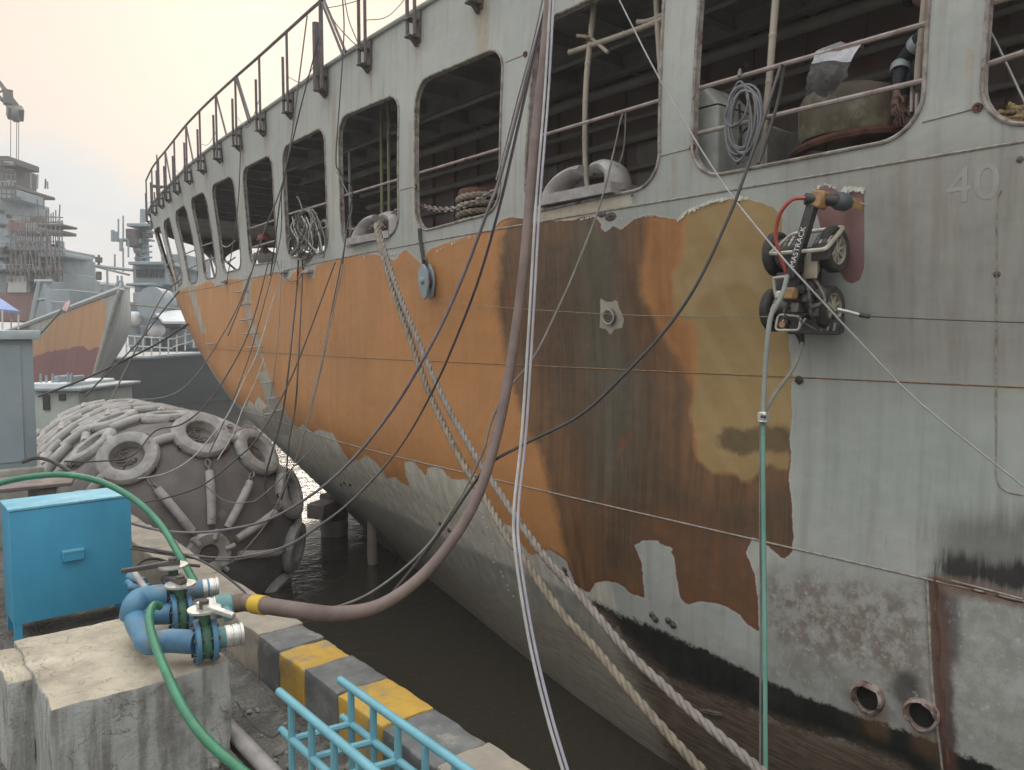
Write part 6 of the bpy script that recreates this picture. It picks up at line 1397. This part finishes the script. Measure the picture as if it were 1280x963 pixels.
MB().tube([pt(152+(-242)*s_, 361+91*s_, D2+17*s_**1.1) for s_ in np.linspace(0, 1, 30)], .11, 6).build('deck_edge', mat('deck edge paint', (.40, .44, .44), (.33, .36, .36)), t)
# upperworks with platforms
D3 = 46.
for nm, m_, (u0, u1, v0, v1), dd_, dp in (('deckhouse', M_FPINK, (-30, 44, 366, 402), 0, 8), ('deckhouse', M_FG, (-30, 37, 340, 368), .2, 8), ('white_panel', M_FW, (8, 35, 345, 366), -.25, .3), ('deckhouse', M_FG, (36, 56, 338, 372), 1, 6), ('platform', M_FDK, (-20, 42, 336, 340), -1, 4), ('deckhouse', M_FG, (-20, 34, 312, 337), .5, 6), ('dark_opening', M_FDK, (16, 34, 318, 332), .3, .5), ('platform', M_FG, (-20, 62, 308, 313), -.8, 5), ('platform', M_FG, (47, 82, 316, 321), -.8, 3), ('deckhouse', M_FG, (56, 76, 320, 350), 1.4, 4), ('deckhouse', M_FG, (56, 75, 340, 362), .6, 4), ('bridge_wing', M_FG, (46, 64, 352, 378), -2, 1), ('tower', M_FG, (-10, 14, 246, 312), 1, 4), ('tower_platform', M_FDK, (-10, 20, 232, 236), .2, 4), ('tower', M_FG, (-8, 18, 236, 248), .1, 3), ('tower', M_FDK, (-8, 8, 205, 232), 1, 3), ('tower_roof', M_FDK, (-10, 11, 195, 203), .2, 3), ('director', M_FDK, (38, 46, 270, 276), -1, 1), ('director', M_FPINK, (10, 19, 276, 290), -2, 1), ('bulwark', M_FG, (60, 86, 362, 386), -3, 6), ('vent_cowl', M_FG, (40, 62, 376, 400), -6, 2)):
    fbox(t, u0, u1, v0, v1, D3+dd_, dp, m_, nm)
ftube(t, [(40, 400), (50, 352)], D3-8, .14, M_FG, 'davit_leg'); ftube(t, [(62, 395), (57, 355)], D3-8, .14, M_FG, 'davit_leg'); ftube(t, [(46, 375), (60, 374)], D3-8, .1, M_FG, 'davit_bar'); ftube(t, [(44, 352), (66, 352)], D3-8, .12, M_FG, 'davit_bar')
random.seed(77)
for k in range(70):                                          # lockers, pipes and gear crowding the upperworks
    u = random.uniform(-8, 74); v = random.choice((204, 233, 246, 262, 280, 296, 309, 317, 337, 352)); w_ = random.uniform(1.5, 6)
    if v < 265 and u > 16: continue
    if v < 300 and u > 30: continue
    fbox(t, u, u+w_, v-random.uniform(2, 9), v, D3+random.uniform(-1.2, .4), random.uniform(.3, 1), random.choice((M_FG, M_FDK, M_FBR, M_FG)), 'deck_gear', .02)
for k in range(26): u = random.uniform(-6, 60); v = random.choice((236, 262, 312, 338, 366)); ftube(t, [(u, v), (u+random.uniform(-1, 1), v-random.uniform(8, 22))], D3-1, random.uniform(.03, .07), random.choice((M_FG, M_FDK)), 'gear_post')
for k, (u, v) in enumerate(((40, 344), (46, 344), (40, 354), (47, 354), (-2, 322), (5, 322), (60, 328), (68, 328), (0, 280), (8, 268), (-2, 262))): fbox(t, u, u+3.4, v, v+5, D3-.05 if u > 36 else D3+.3, .3, M_FGLASS, 'window', 0)
for (u0, u1, v) in ((-20, 42, 331), (-20, 62, 303), (47, 82, 311), (-10, 20, 227)):
    ftube(t, [(u0, v), (u1, v)], D3-1, .035, M_FG, 'platform_rail')
    for u in range(int(max(u0, -4)), int(u1), 5): ftube(t, [(u, v), (u, v+6)], D3-1, .03, M_FG, 'rail_post')
# staging round the upperworks
sc = thing('scaffolding', 'tube scaffolding round the upperworks of the stripped ship', 'scaffolding', pt(50, 345, D3))
random.seed(21)
for k, u in enumerate((16, 22, 28, 34, 40, 47, 53, 60, 66, 72, 77)):
    for dd_ in (-2.2, .5):
        top_ = 266+random.uniform(-6, 10)+(0 if u > 30 else 12); ftube(sc, [(u+dd_, top_, D3+dd_), (u+dd_*1.2+random.uniform(-.6, .6), 352, D3+dd_)], D3, .035, M_SCAF, 'standard')
for v in (268, 277, 286, 292, 303, 312, 326, 338):
    for dd_ in (-2.2, .5): ftube(sc, [(12, v+random.uniform(-2, 2), D3+dd_), (79, v+random.uniform(-1, 6), D3+dd_)], D3, .03, M_SCAF, 'ledger')
for k in range(7): u = 18+k*9; ftube(sc, [(u, 345, D3-2.3), (u+random.choice((-1, 1))*14, 285, D3-2.3)], D3, .03, M_SCAF, 'brace')
for (u0, u1, v0, v1) in ((46, 79, 280, 283), (50, 78, 288, 292), (14, 44, 290, 292)): fbox(sc, u0, u1, v0, v1, D3-1, 1.5, M_FDK, 'board')
ftube(sc, [(74, 272), (75, 256)], D3, .04, M_SCAF, 'whip_aerial'); ftube(sc, [(48, 285), (48, 262)], D3, .04, M_SCAF, 'whip_aerial')
for k in range(8): v = 200+k*6; ftube(t, [(-2+k % 3*3, v, D3-.5), (18, v+1, D3-.5)], D3, .04, M_SCAF, 'tower_rail')
for u in (2, 8, 14, 19): ftube(t, [(u, 215, D3-.6), (u, 250, D3-.6)], D3, .03, M_SCAF, 'tower_post')
# flag on a slanted staff
fl = thing('signal_flag', 'small pink and white flag on a slanted staff at the stripped bow', 'flag', pt(50, 416, 20)); ftube(fl, [(50, 418), (79, 385)], 20, .03, M_CREAM, 'staff')
A = [pt(77, 388, 19.95), pt(81, 379, 19.9), pt(88, 375, 19.9), pt(87, 381, 19.9), pt(83, 390, 19.85), pt(79, 387, 19.9)]; MB().hexa(A, [p+F*.03 for p in A]).build('cloth', mat('pink white cloth', (.62, .36, .38), (.68, .60, .58), scale=4), fl)
# blue canopy and people's gear below it
cn = thing('blue_canopy', 'blue canopy tent on thin legs far left behind the kiosk', 'tent', pt(5, 405, 30))
a, b, c, d_ = pt(-14, 385, 29), pt(24, 389, 29), pt(22, 388, 32), pt(-14, 385, 32); tp = pt(-1, 372, 30.5); MB().add([a, b, c, d_, tp, a-np.array((0, 0, .1)), b-np.array((0, 0, .1)), c-np.array((0, 0, .1)), d_-np.array((0, 0, .1))], [(0, 1, 4), (1, 2, 4), (2, 3, 4), (3, 0, 4), (5, 8, 7, 6), (0, 5, 6, 1), (1, 6, 7, 2), (2, 7, 8, 3), (3, 8, 5, 0)]).build('canopy', mat('blue canopy cloth', (.20, .27, .50), (.17, .23, .43), scale=2), cn, smooth=False)
for u, d in ((-10, 29.3), (23, 29.1), (3, 29.0), (14, 31.8)): MB().tube([pt(u, 388, d), pt(u, 412, d)], .03, 6).build('leg', M_FW, cn)
# crane jib overhead at the left
cr = thing('crane_jib', 'dark lattice crane jib reaching in from the left against the sky', 'crane', pt(-60, 60, 52))
A0, B0 = pt(-60, 45, 50), pt(21, 138, 50); dv = B0-A0; up = np.cross(dv, F); up /= np.linalg.norm(up)
mb = MB()
for sg in (-1, 1):
    for fz in (-.35, .35): mb.tube([A0+up*sg*.55+F*fz, B0+up*sg*.22+F*fz*.5], .07, 6)
for k in range(14):
    f0, f1 = k/14, (k+1)/14; w0_, w1_ = .55-.33*f0, .55-.33*f1; s0 = 1 if k % 2 else -1; mb.tube([A0+dv*f0+up*w0_*s0, A0+dv*f1-up*w1_*s0], .05, 5); mb.tube([A0+dv*f0+up*w0_*s0+F*.3, A0+dv*f1-up*w1_*s0-F*.3], .05, 5)
mb.build('jib', M_FDK, cr)
MB().box(pt(19, 141, 49.8), (.9, .8, .8), Matrix.Rotation(.6, 3, 'X')).lathe([(0, -.2), (.45, -.2), (.45, .2), (0, .2)], frame(pt(20, 144, 49.6), R+F*.4), 14).build('jib_head', M_FDK, cr, bevel=.05)
MB().box(pt(10, 122, 49.6), (.5, .6, .9)).build('sheave_block', M_FDK, cr)
for u, v1 in ((13.5, 262), (21, 246), (23.5, 262)): MB().tube([pt(u, 146, 49.8), pt(u-.8, v1, 49.8)], .022, 5).build('hoist_wire', M_FDK, cr)
# --- grey warship beyond our bow
D4 = 40.
t = thing('grey_warship', 'pale blue grey warship with mast and white domes beyond the bow', 'ship', pt(200, 515, D4))
V = []; n_ = 40
for j in range(9):
    f_ = j/8
    for i in range(n_+1):
        s_ = i/n_; u = 100+s_*330; vt = 449-1.0*math.sin(s_*3)*2-14*max(0, s_-.25)/.75*1.2; vb = 516-6*s_; V.append(pt(u, vt+(vb-vt)*f_+ (0), D4-1.5*(1-f_)+10*abs(s_-.25)))
MB().add(V, [(j*(n_+1)+i, j*(n_+1)+i+1, (j+1)*(n_+1)+i+1, (j+1)*(n_+1)+i) for j in range(8) for i in range(n_)]).build('hull', M_FD, t)
bl_ = MB().tube([V[i] for i in range(n_+1)], .10, 6).build('deck_edge', M_FG, t)
for nm, m_, (u0, u1, v0, v1), dd_, dp in (('deckhouse', M_FG, (161, 262, 378, 440), 4, 6), ('deckhouse', M_FG, (168, 235, 352, 380), 5, 5), ('bridge', M_FG, (166, 207, 332, 356), 4, 5), ('bridge_roof', M_FG, (160, 208, 327, 331), 3.2, 6), ('wing_deck', M_FG, (157, 190, 354, 357), 2.8, 4), ('wing_deck', M_FG, (180, 206, 364, 367), 2.2, 3), ('gun_house', M_FG, (166, 186, 366, 380), 2.5, 3), ('funnel_side', M_FG, (202, 232, 318, 390), 7, 4), ('locker', M_FG, (190, 214, 396, 424), 1.5, 2), ('locker', M_FG, (214, 232, 412, 432), .8, 2), ('locker', M_FG, (160, 182, 408, 432), 1.6, 2), ('dark_canvas', M_FDK, (203, 226, 399, 410), .5, 2), ('locker', M_FG, (226, 262, 398, 436), 1.2, 3)):
    fbox(t, u0, u1, v0, v1, D4+dd_, dp, m_, nm)
for k in range(5): fbox(t, 170+k*7.2, 175+k*7.2, 337, 347, D4+3.9, .2, M_FGLASS, 'bridge_window', 0)
for (u, v, r) in ((169, 400, 11), (196, 415, 11.5)):
    c = pt(u, v, D4+.4); rr = r/FPX*D4; Md = frame(c, (-.55, -.45, .5)); MB().lathe([(0, rr), (rr*.55, rr*.85), (rr*.9, rr*.4), (rr, 0), (rr*.8, -rr*.4), (0, -rr*.5)], Md, 20).build('white_dome', M_FW, t)
    MB().cyl(c-np.array((0, 0, rr*1.6)), c, .22).build('dome_pedestal', M_FG, t)
A = [pt(193, 390, D4-.2), pt(232, 387, D4-.2), pt(240, 402, D4-1.8), pt(204, 402, D4-1.8)]; MB().hexa([p-np.array((0, 0, .12)) for p in A], A).build('white_awning', M_FW, t)
c = pt(196, 380, D4+.2); MB().lathe([(0, -.5), (.85, -.5), (.85, .5), (0, .5)], frame(c, (-.8, -.6, .1)), 18).build('round_radar', M_FG, t)
# mast and aerials
for (u0, v0, u1, v1) in ((172, 328, 176, 282), (184, 328, 181, 282), (178, 328, 178.5, 262)): ftube(t, [(u0, v0), (u1, v1)], D4+6, .16, M_FG, 'mast_leg')
for k in range(6): v = 288+k*7; ftube(t, [(168, v), (190, v-1)], D4+5.8, .06, M_FG, 'mast_brace'); ftube(t, [(172, v), (183, v+7)], D4+5.8, .05, M_FG, 'mast_brace')
random.seed(9)
fbox(t, 158, 188, 279, 283, D4+5, 1.2, M_FG, 'radar_aerial'); fbox(t, 157, 169, 286, 308, D4+5, .8, M_FDK, 'radar_lattice'); fbox(t, 140, 160, 298, 301, D4+5, .6, M_FG, 'yard')
for u, v0, v1 in ((141, 288, 302), (148, 274, 300), (154, 270, 300), (151.5, 300, 314), (145, 290, 302), (160.5, 300, 322), (143.5, 318, 340), (154, 310, 340)): ftube(t, [(u, v0), (u, v1)], D4+5, .05 if v1-v0 > 20 else .11, M_FG, 'aerial')
for k in range(9): a = random.uniform(160, 186); v = random.uniform(286, 318); fbox(t, a, a+random.uniform(3, 7), v, v+random.uniform(2, 5), D4+5.4, .6, random.choice((M_FG, M_FDK)), 'mast_box', .02)
ftube(t, [(118, 332.5), (166, 338)], D4+4, .10, M_FG, 'signal_yard'); ftube(t, [(118, 333), (162, 344)], D4+4, .07, M_FG, 'signal_yard_stay')
for v0, v1, r in ((319, 333, .07), (340, 350, .16), (322, 328, .2)): ftube(t, [(123.5, v0), (123.5, v1)], D4+4, r, M_FDK, 'signal_lamp')
for u in (147, 152, 134): ftube(t, [(u, 345 if u != 134 else 338), (u+.4, 362)], D4+3, .06, M_FG, 'whip_aerial')
ftube(t, [(144, 362), (148, 352), (152, 352), (155, 362)], D4+3, .09, M_FG, 'davit')
for (a, b) in (((158, 420), (216, 424)), ((157, 432), (216, 436)), ((216, 424), (250, 414)), ((216, 434), (250, 424))): ftube(t, [a, b], D4-1.2, .04, M_FW, 'guard_rail')
for k in range(9): u = 158+k*10.5; ftube(t, [(u, 420 if u < 216 else 420-(u-216)*.25), (u, 445 if u < 216 else 443-(u-216)*.3)], D4-1.2, .04, M_FW, 'rail_stanchion')
ftube(t, [(157, 380), (236, 388)], D4-2, .05, M_CREAM, 'jumper_line')
# --- buildings ashore, small cabin near the fender
b = thing('harbour_building', 'flat roofed pale building far off between the two ships', 'building', pt(112, 375, 90))
fbox(b, 95, 131, 355, 380, 90, 6, M_FG, 'wall'); fbox(b, 94, 132, 352.5, 356, 89.6, 7, M_FW, 'roof'); fbox(b, 103, 117, 362, 370, 89.8, .6, M_FDK, 'window', 0); fbox(b, 120, 128, 361, 368, 89.8, .6, M_FDK, 'window', 0)
b2 = thing('pier_shed', 'low grey shed far off left of the flat roofed building', 'building', pt(84, 380, 85)); fbox(b2, 72, 93, 366, 385, 85, 5, M_FG, 'wall'); fbox(b2, 71, 94, 364, 367, 84.6, 6, M_FDK, 'roof'); ftube(b2, [(84, 366), (84, 356)], 85, .12, M_FG, 'chimney')
b3 = thing('lamp_mast', 'slim light mast standing far off beside the flat roofed building', 'light mast', pt(117.5, 375, 80)); ftube(b3, [(117.5, 380), (117.5, 344)], 80, .12, M_FG, 'mast'); fbox(b3, 116, 119, 343, 346, 79.8, .5, M_FDK, 'lamp')
cb_ = thing('small_cabin', 'small whitewashed cabin with dark windows between kiosk and fender', 'cabin', pt(72, 520, 21.5))
fbox(cb_, 36, 100, 490, 540, 21.5, 3, mat('greenish white wash', (.52, .58, .55), (.42, .47, .45), scale=1.5), 'wall'); fbox(cb_, 34, 103, 485, 490, 21.2, 3.4, M_FG, 'roof'); fbox(cb_, 36, 84, 479, 486, 21.6, 2.6, M_FW, 'roof_parapet')
for (u0, u1, v0, v1) in ((53, 61, 494, 513), (73, 81, 493, 501)): fbox(cb_, u0, u1, v0, v1, 21.42, .2, M_FGLASS, 'window', .01)
for u in (51, 58, 66, 73, 85, 90): ftube(cb_, [(u, 482), (u, 466+u % 5)], 21.8, .035, M_FG, 'vent_pipe')
for u0, u1 in ((67, 76), (86, 92)): fbox(cb_, u0, u1, 470, 480, 22, .6, M_FG, 'roof_tank')
# --- piles under the bow
M_PILE = mat('weathered pile', (.27, .225, .20), (.19, .16, .145), (.11, .095, .085), scale=3, s3=2)
for (u, vb, w_, vt, d, lab) in ((418, 668, 33, 618, 14.6, 'thick weathered mooring pile under the bow with timber block on it'), (466, 705, 13, 640, 13.3, 'slender weathered pile standing alone under the bow')):
    b_ = atz(u, vb, WATER); dd_ = depth(b_); r = w_/2/FPX*dd_; tz = pt(u, vt, dd_)[2]
    t = thing('pile', lab, 'pile', b_); rr = [r*(1+.06*math.sin(k*2.3)) for k in range(10)]; MB().tube([np.array((b_[0], b_[1], z)) for z in np.linspace(WATER-1, tz, 10)], rr, 16).build('shaft', M_PILE, t)
    if u < 450:
        c = pt(405, 636, dd_-.45); MB().box(c, (.55, .35, .26), Matrix.Rotation(.5, 3, 'Z')).build('timber_block', M_PILE, t, bevel=.02); MB().lathe([(r*1.03, -.06), (r*1.06, 0), (r*1.03, .06)], Matrix.Translation(Vector((b_[0], b_[1], WATER+.35))), 16).build('iron_band', M_DARKSTEEL, t)
# ================================================================== evening haze over the harbour
def haze():
    m_ = bpy.data.materials.new('pale harbour haze'); m_.use_nodes = True; n = m_.node_tree; n.nodes.clear(); o = n.nodes.new('ShaderNodeOutputMaterial'); v = n.nodes.new('ShaderNodeVolumePrincipled')
    v.inputs['Color'].default_value = (.93, .95, .97, 1); v.inputs['Density'].default_value = HAZE; v.inputs['Anisotropy'].default_value = .2; n.links.new(v.outputs[0], o.inputs['Volume']); return m_
HAZE = .0027
hz = MB().box((0, 0, (WATER-1+24)/2), (2*S+20, 2*S+20, 24-(WATER-1))).build('haze', haze(), None, smooth=False); hz['kind'] = 'stuff'; hz['label'] = 'thin pale haze over the harbour'
